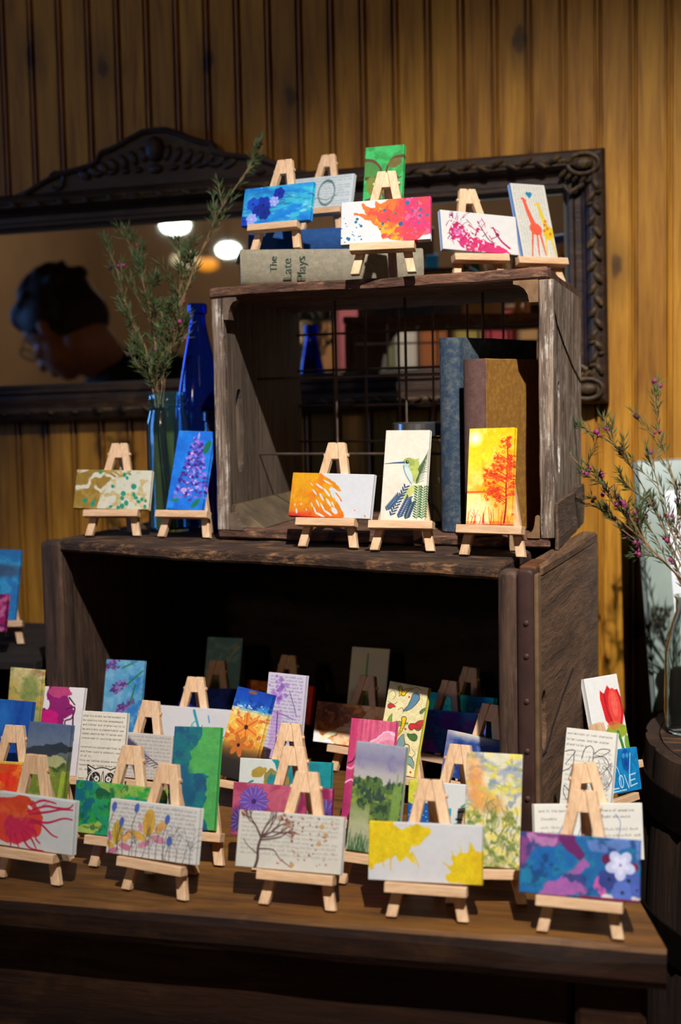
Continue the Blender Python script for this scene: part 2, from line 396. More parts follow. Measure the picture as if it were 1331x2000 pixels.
@art('T4')
def _():
    A = Art('P', .9, (60, 178, 96)); A.wash((48, 150, 70), 20, 3, .45, .6)
    A.poly([(0, 30), (30, 38), (48, 80), (44, 130), (20, 120), (0, 70)], (70, 130, 60))
    for P in ([(0, 34), (26, 40), (46, 70), (50, 130)], [(98, 30), (74, 34), (58, 60), (56, 92), (52, 150)], [(6, 82), (40, 84), (70, 92), (96, 84)], [(10, 140), (36, 134), (52, 146)]): A.curve(P, 9, (92, 62, 38), 3)
    A.ell(62, 100, 20, 28, (118, 112, 44)); A.ell(24, 104, 16, 26, (112, 122, 48), -12); A.curve([(44, 84), (62, 74), (86, 84)], 7, (96, 52, 36)); A.ell(78, 46, 18, 12, (110, 96, 44), -20)
    A.curve([(60, 110), (58, 160), (64, 198)], 5, (36, 120, 50)); A.curve([(24, 120), (36, 160), (50, 198)], 5, (36, 120, 50)); return A
@art('T5')
def _():
    A = Art('L', 1.1, (238, 234, 230)); c = (206, 24, 104)
    A.warp(9, 14, 6); A.ell(44, 52, 26, 22, c, 20); A.ell(70, 78, 30, 15, (222, 40, 120), 10); A.poly([(60, 70), (90, 62), (150, 84), (180, 100), (60, 100)], (226, 48, 116)); A.ell(44, 55, 16, 8, (230, 110, 170)); A.flat()
    R = random.Random(3)
    for k in range(44):
        x = R.uniform(10, 130); y = R.uniform(10, 90); a = math.radians(R.uniform(20, 75)) * R.choice((1, -1)); L = R.uniform(8, 26)
        A.curve([(x, y), (x + L * .5 * math.cos(a) + R.uniform(-3, 3), y + L * .5 * math.sin(a)), (x + L * math.cos(a), y + L * math.sin(a))], R.uniform(1.2, 3.6), R.choice((c, (150, 20, 96), (120, 30, 100))), .8)
    A.curve([(96, 22), (108, 44), (122, 66), (134, 74)], 3, (120, 24, 84), 2); A.curve([(136, 34), (146, 54), (158, 70), (176, 84)], 4, (196, 24, 90), 5); A.disc(146, 52, 5, (150, 20, 80)); A.disc(96, 44, 6, c)
    A.wash((238, 234, 230), 5, 9, .6, .66, 1, (A.X < 110) * 1.); A.side = (170, 196, 236); return A  # white canvas side tinted blue: cool light from the left put into the colour
@art('T6')
def _():
    A = Art('P', 1.1, (222, 218, 206)); A.marks(6, 196, 8, 7.4, 12, (150, 140, 134), 3, vertical=True, a=.6, h=2.4)
    o = (236, 92, 62); A.curve([(34, 46), (28, 40), (24, 42)], 7, o, 4); A.curve([(30, 46), (38, 82), (48, 118)], 8, o, 15); A.ell(50, 122, 18, 16, o, 30); A.line([(40, 128), (26, 196)], 6, o, 3); A.line([(52, 130), (46, 194)], 5, o, 3); A.line([(60, 128), (66, 192)], 6, o, 3)
    y = (232, 198, 40); A.curve([(70, 52), (64, 56), (60, 56)], 6, y, 4); A.curve([(70, 54), (76, 92), (84, 124)], 7, y, 14); A.ell(86, 132, 16, 18, y, 20); A.line([(76, 136), (70, 192)], 6, y, 3); A.line([(92, 140), (96, 194)], 6, y, 3)
    for p in ((78, 110), (84, 120), (74, 126), (90, 134), (82, 100)): A.disc(*p, 4, (228, 110, 34))
    A.ell(44, 27, 5, 5, (20, 130, 170)); A.ell(52, 27, 5, 5, (20, 130, 170)); A.poly([(39, 29), (57, 29), (48, 40)], (20, 130, 170)); A.side = (120, 158, 222); return A  # blue side colour stands in for the bluish light from the left
@art('M1')
def _():
    A = Art('L', 1.0, (222, 218, 196)); A.warp(14, 34, 3)
    A.poly([(-10, 10), (50, -5), (100, 20), (70, 50), (60, 100), (-10, 110)], (158, 124, 44)); A.curve([(0, 52), (30, 44), (46, 16), (80, 20), (110, 44)], 11, (226, 220, 200), 5); A.curve([(60, 40), (80, 66), (100, 96)], 8, (226, 220, 200), 12); A.curve([(60, 4), (110, 14), (140, 6)], 6, (176, 142, 60)); A.curve([(120, 70), (150, 66), (190, 96)], 10, (216, 196, 156)); A.flat(); A.wash((190, 156, 76), 12, 6, .56, .66, .6)
    R = random.Random(8)
    for x, y, r in ((128, 12, 6), (136, 20, 5), (142, 10, 4), (156, 42, 7), (130, 60, 7), (128, 72, 6), (158, 62, 6), (164, 70, 6), (172, 80, 6), (180, 74, 5), (30, 80, 7), (52, 88, 7), (56, 78, 4), (100, 42, 5), (140, 84, 7), (130, 92, 7), (120, 96, 5), (100, 94, 5), (64, 6, 5), (190, 92, 5), (190, 78, 4)):
        A.ell(x, y, r, r * R.uniform(.7, 1), (20, 148, 120), R.uniform(0, 90))
    return A
@art('M2')
def _():
    A = Art('P', 1.1, (24, 118, 220)); A.wash((16, 96, 200), 30, 4, .4, .7, .7); A.wash((60, 150, 236), 20, 6, .6, .8, .5)
    R = random.Random(2)
    for i, (x, y) in enumerate([(R.gauss(60, 1) + (k % 7 - 3) * (4 + k * .09), 24 + k * 1.28 + R.uniform(-4, 4)) for k in range(116)]):
        c = R.choice(((92, 66, 176), (74, 44, 150), (126, 96, 204), (150, 122, 220), (60, 36, 128))); A.ell(x + (y - 60) * .02, y, 6, 3.4, c, R.uniform(-60, 60))
    for k in range(16): A.ell(R.uniform(42, 80), R.uniform(50, 165), 3, 1.6, (206, 190, 244), R.uniform(-50, 50))
    A.ell(60, 12, 3, 9, (170, 150, 226)); A.ell(88, 40, 8, 18, (20, 104, 70), 20); A.ell(80, 182, 6, 16, (24, 110, 80), 40); A.ell(22, 176, 12, 4, (24, 120, 90), -8); A.ell(42, 150, 9, 6, (190, 150, 220)); return A
@art('M3')
def _():
    A = Art('L', 1.25, (240, 241, 246)); P = [(-5, -5), (66, -3), (80, 8), (104, 18), (126, 40), (120, 42), (100, 30), (92, 34), (112, 58), (124, 74), (136, 86), (138, 98), (126, 102), (-5, 105)]
    A.warp(3, 8, 5); A.poly(P, (252, 140, 18)); B = Art('L', 1.25, (0, 0, 0)); B.warp(3, 8, 5); B.poly(P, (1, 1, 1)); M = B.c[..., 0]; A.flat()
    A.wash((255, 178, 10), 30, 2, .4, .6, 1, M); A.mix(M * np.clip((A.Y - 60) / 50, 0, 1) * .75, (240, 74, 30)); A.mix(M * np.clip((A.Y - 88) / 12, 0, 1) * np.clip((70 - A.X) / 40, 0, 1), (226, 30, 40))
    w = (242, 242, 246)
    for x, y, rx, ry, a in ((70, 30, 12, 2.2, 32), (60, 44, 9, 2, 48), (78, 54, 11, 2.4, 55), (90, 44, 13, 2.6, 46), (97, 66, 12, 2.6, 52), (113, 84, 10, 5.5, 40), (84, 78, 12, 2.2, 55), (70, 68, 10, 1.8, 58), (98, 90, 12, 2.4, 30), (56, 72, 6, 1.5, 62), (66, 86, 10, 2, 60), (44, 84, 3, 1.3, 60), (20, 88, 6, 2.2, 80), (14, 74, 3, 1.4, 80), (30, 72, 1.6, 2.4, 0), (80, 95, 12, 2.4, 24), (88, 20, 12, 1.8, 26), (50, 26, 5, 1.2, 40), (104, 50, 9, 1.8, 52), (108, 70, 8, 1.8, 58)): A.ell(x, y, rx, ry, w, a)
    A.curve([(88, 12), (104, 24), (116, 38)], 2.5, (252, 150, 40), 4); A.curve([(112, 44), (122, 54), (128, 62)], 3, (252, 140, 40)); A.disc(162, 82, 1.4, (240, 110, 60)); A.ell(188, 94, 3, 1.5, (246, 150, 60), 60); return A
@art('M4')
def _():
    A = Art('P', 1.9, (236, 228, 210)); A.wash((228, 218, 198), 60, 3, .4, .7, .5)
    for i in range(10): A.curve([(70, 116 - i * 2), (84 + i * .5, 96 - i * 3), (99, 92 - i * 5.2)], 2.6, (92, 120, 66) if i % 2 else (60, 92, 62), .8)
    A.ell(62, 94, 14, 26, (204, 214, 206), -24); A.ell(72, 96, 9, 24, (184, 194, 100), -16); A.ell(66, 78, 15, 14, (186, 196, 96), -20); A.ell(57, 71, 13, 9.5, (160, 178, 84), 8); A.ell(52, 82, 8, 9, (186, 208, 206), -20); A.ell(58, 98, 7, 17, (214, 224, 222), -26)
    A.curve([(45, 78), (48, 90), (55, 104), (66, 120)], 1.8, (104, 140, 160)); A.wash((140, 160, 70), 5, 5, .55, .7, .6, (A.Y < 90) * (A.X > 56) * (A.X < 80) * (A.Y > 62) * 1.)
    A.line([(46, 72), (24, 73), (3, 75)], 4.2, (52, 80, 122), 1.4); A.disc(53, 71, 3.8, (30, 34, 40)); A.disc(54, 70, 1.1, (220, 225, 225))
    for i in range(9): A.line([(76, 118 - i), (92 + i * .6, 112 - i * 7)], .9, (46, 78, 52))
    A.ell(62, 138, 8, 20, (190, 200, 96), 40, .8); A.ell(72, 132, 6, 16, (206, 210, 120), 50, .7)
    for (x0, y0, x1, y1, c) in ((24, 190, 54, 126, (34, 62, 104)), (42, 194, 62, 150, (44, 72, 114)), (14, 178, 40, 146, (52, 86, 122)), (58, 196, 70, 160, (36, 66, 96))):
        A.curve([(x0, y0), ((x0 + x1) / 2 - 4, (y0 + y1) / 2), (x1, y1)], 1, c)
        for t in np.linspace(.04, .98, 10): x, y = x0 + (x1 - x0) * t, y0 + (y1 - y0) * t; A.ell(x + 4.5, y - 2, 5.4, 1.7, c, -24); A.ell(x - 2.6, y - 3.5, 5.4, 1.7, c, 76)
    for x0 in (82, 94):
        for i in range(13): y = 194 - i * 5.4; A.ell(x0 - 5, y - 3, 5, 1.6, (58, 106, 56), 32); A.ell(x0 + 4, y - 4, 4.6, 1.5, (92, 134, 62), -40)
        A.line([(x0, 198), (x0 + 1, 122)], 1, (54, 92, 50))
    A.c[A.Y > 197] = (232, 224, 206); return A
@art('M5')
def _():
    A = Art('P', 1.6); A.vgrad([(0, (250, 196, 14)), (60, (253, 214, 30)), (110, (254, 208, 80)), (134, (250, 150, 30)), (138, (252, 226, 150)), (200, (252, 236, 190))]); A.wash((255, 176, 10), 26, 5, .45, .65, .8, (A.X > 30) * 1.); A.wash((255, 234, 130), 24, 7, .5, .7, .6)
    A.ell(14, 20, 16, 16, (255, 246, 170), soft=12); A.disc(14, 20, 6, (255, 252, 232)); A.line([(0, 133), (50, 132)], 3.4, (236, 96, 22)); A.ell(80, 120, 34, 80, (252, 150, 20), 0, .6, 20)
    R = random.Random(7); C = ((226, 62, 20), (200, 40, 16), (236, 96, 24))
    A.curve([(84, 196), (87, 160), (86, 120), (88, 70), (84, 24)], 4.5, (150, 26, 26), 1.5)
    for k in range(30):
        y = R.uniform(14, 166); s = 1 if R.random() < .32 else -1; L = (14 if y < 50 else 34 if y < 90 else 44) * R.uniform(.5, 1.15) * (1 if s < 0 else .35); x = 86; bx = x + s * L; by = y - R.uniform(-4, 14)
        A.curve([(x, y + 6), (x + s * L * .5, y - 3), (bx, by)], 2, R.choice(C), .8)
        for j in range(9):
            t = R.uniform(.3, 1.1); px = x + s * L * t + R.uniform(-3, 3); py = y + (by - y) * t + R.uniform(-9, 8); rr = R.uniform(2, 4.4)
            A.curve([(px + rr * math.cos(q), py + rr * .8 * math.sin(q)) for q in np.linspace(0, R.uniform(3, 5.8), 5)], 1.3, R.choice(C))
            if R.random() < .4: A.disc(px, py, rr * .6, R.choice(C), .8)
    for k in range(26): x = R.uniform(3, 98); A.curve([(x, 198), (x + R.uniform(-3, 3), 186), (x + R.uniform(-6, 6), R.uniform(160, 184))], 1.4, R.choice(C), .8)
    A.mix((A.Y > 193) * .7 * A.noise(6, 2), (190, 30, 20)); return A
@art('F1')
def _():
    A = Art('L', 1.15, (214, 216, 214)); A.warp(6, 16, 2); A.ell(66, 48, 66, 44, (230, 70, 50)); A.ell(80, 22, 36, 20, (226, 76, 40)); A.ell(80, 62, 36, 26, (214, 44, 84)); A.flat(); A.wash((238, 108, 50), 24, 3, .5, .66, .8, (A.X < 100) * (A.Y < 50) * 1.)
    c = (204, 34, 74)
    for P in ([(100, 18), (128, 6), (158, 8)], [(96, 30), (134, 16), (160, 16), (186, 14), (196, 6)], [(100, 34), (140, 26), (170, 18), (196, 16)], [(104, 44), (140, 46), (176, 34), (196, 34)], [(100, 50), (126, 50), (152, 66), (166, 70)], [(96, 60), (116, 66), (118, 78), (128, 86)], [(90, 66), (108, 80), (120, 96)], [(84, 70), (96, 90), (110, 98), (136, 99)], [(70, 76), (80, 98)], [(60, 80), (62, 99)]): A.curve(P, 5, c, 2.6)
    for P in ([(100, 24), (116, 8), (134, 3)], [(118, 22), (140, 8)]): A.curve(P, 2, (220, 90, 110), 1)
    A.ell(100, 22, 6, 3, (232, 224, 220), 30); return A
@art('F2')
def _():
    A = Art('L', 1.25, (204, 200, 194)); A.marks(6, 194, 8, 7.5, 12, (108, 102, 102), 6, a=.7)
    for cx, cy, s, c1, c2 in ((92, 36, 1.15, (198, 156, 66), (196, 130, 150)), (22, 60, 1.0, (190, 160, 60), (190, 110, 140))):
        A.ell(cx - 18 * s, cy + 22 * s, 15 * s, 6 * s, (206, 160, 70), 20); A.ell(cx + 24 * s, cy + 4 * s, 15 * s, 7 * s, (214, 160, 90), -40); A.ell(cx - 6 * s, cy + 34 * s, 13 * s, 5 * s, c2, -20); A.ell(cx + 20 * s, cy + 24 * s, 14 * s, 6 * s, c2, 10); A.ell(cx, cy, 12 * s, 22 * s, c1, 4); A.ell(cx - 16 * s, cy + 8 * s, 4, 9, c2, -20)
        for k in (-6, 0, 6): A.line([(cx + k * .2, cy + 22), (cx + k, cy - 16)], .9, (110, 76, 30))
    for x, y in ((10, 14), (62, 12), (30, 40), (132, 26), (140, 64)): A.ell(x, y, 5.5, 9, (70, 96, 172), 12); A.line([(x, y + 8), (x - 8, y + 34), (x - 2, 98)], 1.1, INK)
    R = random.Random(4)
    for k in range(13): branch(A, 8 + k * 15, 99, math.radians(-90 + R.uniform(-14, 14)), R.uniform(14, 26), 1.5, (70, 66, 72), 3, R, None, None, 40)
    return A
@art('F3')
def _():
    A = Art('L', 1.25, (216, 210, 198)); A.marks(8, 192, 6, 7.6, 10, (134, 126, 118), 9, a=.6); c = (84, 58, 54)
    A.curve([(38, 100), (42, 84), (42, 62), (48, 40)], 5.5, c, 4.5); R = random.Random(12)
    lf = lambda x, y: A.disc(x, y, R.uniform(1.2, 2.6), R.choice(((146, 84, 62), (126, 50, 50), (176, 120, 70))), .8)
    for a, L, w in ((-120, 22, 4), (-70, 20, 4), (-30, 22, 4), (-48, 24, 3.5), (-8, 22, 3)): branch(A, 46, 46, math.radians(a), L, w, c, 3, R, lf, None, 36)
    A.curve([(42, 66), (70, 66), (84, 80), (106, 94)], 2.6, c, 1.2); A.curve([(48, 50), (80, 44), (100, 32), (118, 36)], 3, c, 1.2); A.curve([(40, 74), (22, 62), (12, 50)], 2, c, 1)
    for k in range(46): A.ell(R.uniform(80, 186), R.uniform(6, 92), R.uniform(1.2, 3), R.uniform(1, 2), R.choice(((140, 70, 66), (120, 54, 60), (184, 132, 82), (160, 96, 70))), R.uniform(0, 90), .85)
    for x, y in ((160, 20), (168, 34), (156, 50), (108, 90)): A.ell(x, y, 4.5, 4.5, (196, 146, 84), 0, .8)
    return A
@art('F4')
def _():
    A = Art('L', 1.25, (222, 220, 222)); y = (240, 208, 18); A.warp(4, 10, 3)
    A.poly([(-5, -5), (42, -4), (46, 8), (62, 10), (76, 3), (108, 6), (110, 16), (100, 26), (92, 36), (76, 40), (72, 48), (80, 60), (86, 72), (74, 62), (64, 60), (56, 68), (46, 58), (40, 62), (22, 70), (10, 74), (6, 82), (-5, 70), (-5, 46), (4, 42), (-5, 36)], y)
    A.poly([(205, 44), (190, 44), (180, 28), (176, 48), (160, 48), (146, 56), (150, 66), (140, 72), (146, 80), (136, 86), (140, 96), (205, 102)], y); A.flat()
    for P in ([(78, 50), (86, 64), (90, 74)], [(40, 60), (40, 82)], [(26, 68), (28, 76)], [(164, 50), (162, 36)], [(152, 58), (148, 44)], [(144, 72), (132, 64)], [(6, 76), (10, 80)], [(182, 46), (180, 30)]): A.line(P, 3, (236, 196, 30), 1.8)
    A.wash((228, 182, 10), 18, 4, .56, .7, .5, (A.c[..., 2] < 100) * 1.); return A
@art('F5')
def _():
    A = Art('L', 1.15, (20, 92, 152)); A.warp(9, 22, 2); A.ell(52, 62, 46, 44, (16, 92, 158)); A.wash((24, 120, 150), 18, 5, .5, .66, .7)
    A.poly([(-9, -9), (80, -6), (60, 20), (20, 24), (10, 60), (-9, 66)], (122, 60, 122)); A.poly([(10, 4), (64, 4), (58, 20), (24, 22)], (168, 110, 160)); A.poly([(60, -5), (90, -5), (106, 34), (100, 44), (80, 26)], (96, 28, 92)); A.poly([(104, 40), (118, 44), (104, 62), (116, 84), (76, 102), (30, 104), (46, 84), (78, 68)], (150, 86, 156)); A.poly([(112, 8), (160, -4), (206, 2), (206, 50), (186, 10), (150, 26), (120, 22)], (86, 116, 178)); A.poly([(126, 78), (134, 58), (146, 88), (136, 96)], (196, 84, 160)); A.poly([(130, 104), (140, 90), (176, 92), (206, 88), (206, 106)], (206, 196, 196)); A.flat()
    A.disc(146, 34, 9, (92, 20, 70)); A.disc(190, 44, 8, (104, 28, 72)); A.wash((10, 50, 104), 16, 9, .58, .7, .7)
    for x, y, r, c in ((150, 66, 18, (44, 60, 130)), (182, 66, 20, (66, 92, 170)), (172, 86, 18, (80, 106, 184)), (196, 80, 12, (70, 90, 170))): A.flower(x, y, r, c, 6, (20, 26, 60), .8, x)
    A.flower(168, 42, 24, (186, 190, 222), 5, None, .62, 18); A.flower(168, 42, 15, (210, 212, 236), 5, (120, 110, 160), .5, 18); A.c[(A.Y > 96) & (A.X > 100)] = (112, 26, 74); return A
@art('S1')
def _():
    A = Art('P', 1.0); A.vgrad([(0, (78, 94, 124)), (44, (96, 110, 130)), (70, (84, 92, 78)), (110, (112, 126, 40)), (200, (84, 108, 28))]); A.warp(6, 14, 4)
    A.ell(44, 56, 42, 12, (46, 52, 62), -8); A.ell(80, 48, 26, 9, (40, 48, 56)); A.ell(70, 76, 30, 12, (160, 160, 110)); A.curve([(30, 90), (60, 96), (96, 80)], 6, (60, 84, 30)); A.flat(); A.wash((150, 166, 60), 10, 6, .55, .7, .6, (A.Y > 86) * 1.); A.line([(86, 200), (92, 130), (94, 96)], 10, (146, 166, 50)); return A
@art('S2')
def _():
    A = Art('P', 2.1, (214, 206, 190)); T = ["charity might be persuaded to", "by convincing the engagement", "and rather but preferred to it", "be entirely a respectable use", "woman seeing her friends and", "concerned it would be better", None, "constantly concerned that such", "and than Lucy's conduct, you at", "it of it.", "this as ladies always avoid the", "however. So Lucas spoke to", "it, who would be left", None, "been convinced that some in", "known to her, and to be", "some of the rest"]
    for i, t in enumerate(T):
        if t: A.type(t.lower() if i != 8 else t, 3, 8 + i * 9.2, .56, (96, 84, 80), .8)
    k = (40, 34, 34); A.ell(56, 142, 33, 27, (214, 206, 190)); A.curve([(56 + 33 * math.cos(t), 142 + 27 * math.sin(t)) for t in np.linspace(.2, 2 * PI + .2, 22)], 2.2, k)
    A.poly([(24, 128), (22, 110), (40, 120)], (214, 206, 190)); A.poly([(86, 128), (90, 110), (72, 120)], (214, 206, 190)); A.line([(24, 130), (22, 111), (40, 119)], 2.4, k); A.line([(88, 130), (90, 111), (72, 119)], 2.4, k); A.poly([(24, 128), (24, 116), (32, 122)], k); A.poly([(87, 128), (88, 116), (80, 122)], k)
    for x in (40, 74):
        A.ell(x, 140, 12, 16, k, 10 if x < 50 else -10); A.disc(x + (4 if x < 50 else -4), 138, 5.6, (224, 218, 204)); A.disc(x + (4 if x < 50 else -4), 138, 2.6, k)
        for q in range(6): A.curve([(x - 9 + q * 3, 128 + (q % 3) * 7), (x - 6 + q * 3, 132 + (q % 3) * 7)], 1.2, (206, 198, 184))
    A.poly([(52, 150), (62, 150), (58, 164)], (214, 206, 190)); A.line([(52, 150), (62, 150), (58, 164), (52, 150)], 1.6, k); A.curve([(54, 144), (57, 122), (60, 144)], 1.4, k)
    for q in range(14): A.curve([(26 + q * 4.6, 168 + 2 * math.sin(q)), (28 + q * 4.6, 174), (31 + q * 4.6, 168)], 1.8, k)
    A.curve([(26, 164), (24, 198)], 2, k); A.curve([(88, 164), (94, 198)], 2, k); return A
@art('S3')
def _():
    A = Art('L', 1.0, (30, 136, 96)); A.warp(10, 20, 6); A.poly([(-9, -9), (30, -9), (50, 40), (40, 70), (20, 110), (-9, 110)], (14, 96, 116)); A.poly([(34, -5), (206, -5), (206, 22), (120, 26), (90, 22)], (128, 166, 70)); A.wash((40, 150, 60), 18, 3, .5, .62, .9); A.ell(62, 18, 16, 9, (24, 82, 60)); A.ell(150, 34, 40, 12, (14, 140, 110)); A.ell(180, 60, 30, 40, (14, 120, 116)); A.ell(40, 92, 30, 10, (150, 176, 80), -20); A.wash((20, 84, 50), 12, 8, .6, .7, .7); A.flat(); return A
@art('S4')
def _():
    A = Art('P', 1.1, (16, 112, 128)); A.wash((18, 84, 124), 26, 3, .45, .6, .9); A.wash((22, 132, 120), 16, 7, .5, .65, .7); A.warp(6, 16, 4)
    A.poly([(58, -9), (110, -9), (110, 210), (94, 210), (86, 190), (70, 176), (72, 160), (82, 140), (76, 112), (84, 98), (70, 92), (40, 92), (34, 76), (42, 62), (36, 50), (52, 34), (62, 16)], (84, 178, 88)); A.flat(); A.wash((60, 160, 84), 14, 9, .5, .7, .5, (A.c[..., 0] > 70) * 1.); A.ell(28, 120, 20, 40, (14, 96, 130), soft=14); A.side = (70, 172, 82); return A
@art('S5')
def _():
    A = Art('L', 1.0, (218, 220, 212)); A.warp(8, 16, 3); A.poly([(60, -9), (210, -9), (210, 110), (150, 110), (120, 60), (84, 20)], (10, 140, 146)); A.ell(44, 26, 20, 9, (180, 150, 60), -20); A.ell(84, 44, 30, 20, (150, 130, 60), 30); A.ell(74, 40, 12, 9, (30, 134, 140)); A.ell(110, 60, 20, 12, (90, 140, 90)); A.ell(50, 64, 30, 10, (190, 160, 70)); A.ell(26, 50, 9, 3, (30, 140, 130), -30); A.wash((16, 112, 130), 18, 8, .55, .7, .7, (A.X > 110) * 1.); A.flat(); return A
@art('S6')
def _():
    A = Art('L', 1.15, (182, 62, 100)); A.wash((210, 96, 128), 24, 4, .45, .65, .8); A.wash((140, 16, 80), 20, 8, .5, .65, .8, (A.X > 100) * 1.); A.wash((120, 40, 110), 18, 2, .55, .68, .8, (A.Y > 40) * 1.); A.ell(96, 30, 26, 22, (206, 100, 122), a=.8)
    for x, y, r, b in ((44, 34, 30, 1), (20, 72, 24, .7), (190, 50, 30, .85), (60, 96, 20, .8)): A.flower(x, y, r, (int(112 * b), int(76 * b), int(176 * b)), 14, (60, 30, 110), .32, x, (168, 138, 216))
    A.poly([(70, 60), (100, 52), (140, 80), (120, 100), (60, 100)], (70, 40, 130), .7); A.side = (140, 24, 84); return A
@art('S7')
def _():
    A = Art('P', 1.1, (206, 92, 122)); A.wash((178, 60, 100), 6, 4, .45, .7, .8, sx=.5, sy=8); A.mix(np.clip((30 - A.X) / 20, 0, 1) * .6, (176, 36, 92)); A.warp(3, 8, 3)
    for cx, cy, rx, ry in ((80, 44, 34, 13), (84, 34, 24, 12), (76, 58, 40, 12)): A.ell(cx, cy, rx, ry, (224, 150, 172), -14); A.curve([(cx - rx, cy + 4), (cx - 6, cy - ry), (cx + rx * .7, cy - ry * .6)], 3, (244, 190, 208))
    A.ell(84, 46, 16, 8, (214, 120, 150), -10); A.flat(); A.curve([(4, 90), (14, 84), (20, 70)], 3, (60, 30, 60)); A.curve([(0, 98), (12, 100), (22, 88)], 4, (222, 150, 176)); A.mix(np.clip((A.Y - 90) / 80, 0, 1) * .7, (150, 34, 88)); A.curve([(0, 130), (14, 122), (22, 128)], 3, (230, 170, 196)); A.side = (196, 70, 110); return A
@art('S8')
def _():
    A = Art('P', 1.25); A.vgrad([(0, (150, 150, 166)), (30, (128, 124, 152)), (54, (168, 162, 164)), (84, (186, 178, 166)), (110, (110, 128, 70)), (150, (168, 168, 130)), (200, (150, 156, 130))]); A.wash((108, 100, 150), 20, 5, .5, .7, .6, (A.Y < 50) * 1.)
    m = 1. * (A.Y > (64 + (A.noise(12, 3) - .5) * 30 + np.abs(A.X - 60) * -.28 + 10)) * (A.Y < 150 + (A.noise(14, 5) - .5) * 30 - (A.X < 40) * 34); A.mix(m, (76, 104, 52)); A.wash((128, 148, 62), 9, 7, .5, .62, .9, m); A.wash((40, 62, 46), 8, 9, .52, .62, .95, m); R = random.Random(3)
    for k in range(26): x = R.uniform(2, 84); y = 62 + abs(x - 50) * -.1 + R.uniform(-2, 12) + (16 if 20 < x < 66 else 0); A.poly([(x - 3, y + 16), (x, y), (x + 3, y + 16)], (44, 66, 58))
    for k in range(9): A.line([(80 + k * 2, 150), (84 + k * 1.8, 46 + R.uniform(0, 30))], 2, (110, 140, 66)); 
    for k in range(34): x = R.uniform(0, 60); A.line([(x, 200), (x + R.uniform(-7, 7), R.uniform(160, 186))], 1.8, (50, 92, 52), .8)
    A.side = (140, 150, 130); return A
@art('S9')
def _():
    A = Art('L', 1.0, (222, 224, 222)); A.poly([(-2, -2), (60, -2), (50, 26), (30, 40), (-2, 50)], (214, 216, 60)); A.warp(6, 14, 3); A.poly([(-9, 44), (40, 40), (60, 50), (40, 110), (-9, 110)], (10, 92, 170)); A.flat(); A.poly([(70, 50), (90, 46), (86, 100), (66, 100)], (30, 160, 190))
    for P in ([(110, 42), (140, 24), (180, 20), (200, 22)], [(104, 52), (150, 46), (190, 52)], [(100, 66), (140, 66), (180, 64)], [(96, 76), (130, 70), (160, 84), (190, 96)]): A.curve(P, 4, (60, 150, 110) if P[0][0] in (110, 96) else (20, 110, 170), 1.6)
    A.curve([(100, 90), (140, 86), (190, 90)], 10, (60, 160, 190), 4); R = random.Random(1)
    for k in range(20): A.disc(R.uniform(2, 50), R.uniform(56, 98), 1, (190, 220, 240))
    return A
@art('S10')
def _():
    A = Art('P', 1.2, (206, 200, 172)); A.wash((146, 152, 166), 20, 3, .46, .6, .9, (A.Y < 100) * 1.); A.wash((214, 196, 80), 12, 6, .52, .64, .8); A.wash((108, 128, 140), 12, 12, .6, .7, .7, (A.Y < 110) * 1.)
    A.warp(6, 12, 8); A.ell(18, 60, 14, 50, (214, 138, 70), -8, .8, 12); A.ell(44, 88, 30, 16, (206, 150, 70), 20, .7, 10); A.flat(); A.wash((132, 146, 66), 14, 9, .45, .6, .9, (A.Y > 100) * 1.); A.wash((90, 112, 50), 9, 15, .55, .65, .8, (A.Y > 110) * 1.); A.wash((184, 170, 120), 9, 18, .56, .66, .8, (A.Y > 140) * 1.)
    R = random.Random(6)
    for k in range(40): x = R.uniform(4, 96); y = R.uniform(100, 198); A.curve([(x, y), (x + R.uniform(-8, 8), y - 14), (x + R.uniform(-16, 16), y - 26)], 1.5, R.choice(((88, 100, 56), (120, 130, 60), (100, 90, 70))), .8)
    for k in range(16): A.disc(R.uniform(20, 96), R.uniform(20, 180), 2, (222, 186, 30), .8)
    for k in range(12): x = R.uniform(20, 90); y = R.uniform(8, 70); A.curve([(x, y), (x + 12, y + 5), (x + 22, y + 2)], 2.4, (170, 176, 80), 1)
    return A
@art('B5')
def _():
    A = Art('L', 1.3, (214, 210, 200)); A.type("and it the manner", 8, 10, .62, (120, 114, 112)); A.type("manners of speaking", 116, 10, .62, (110, 104, 102)); A.type("thoughts", 12, 24, .62, (130, 124, 122)); A.type("thought she would", 116, 21, .62, (120, 114, 112)); A.marks(12, 70, 42, 9, 3, (130, 124, 122), 3); A.marks(128, 194, 46, 11, 5, (120, 114, 112), 5); A.marks(10, 190, 80, 9, 2, (130, 124, 122), 7)
    for P in ([(44, 52), (54, 36), (74, 22)], [(44, 56), (60, 46), (78, 30)], [(126, 20), (118, 34), (124, 50), (132, 64)], [(150, 20), (158, 34), (154, 60), (150, 80)], [(86, 40), (80, 60), (90, 84)], [(60, 70), (90, 76), (120, 66)]): A.curve(P, 2.2, (108, 124, 176), 1, .8)
    return A
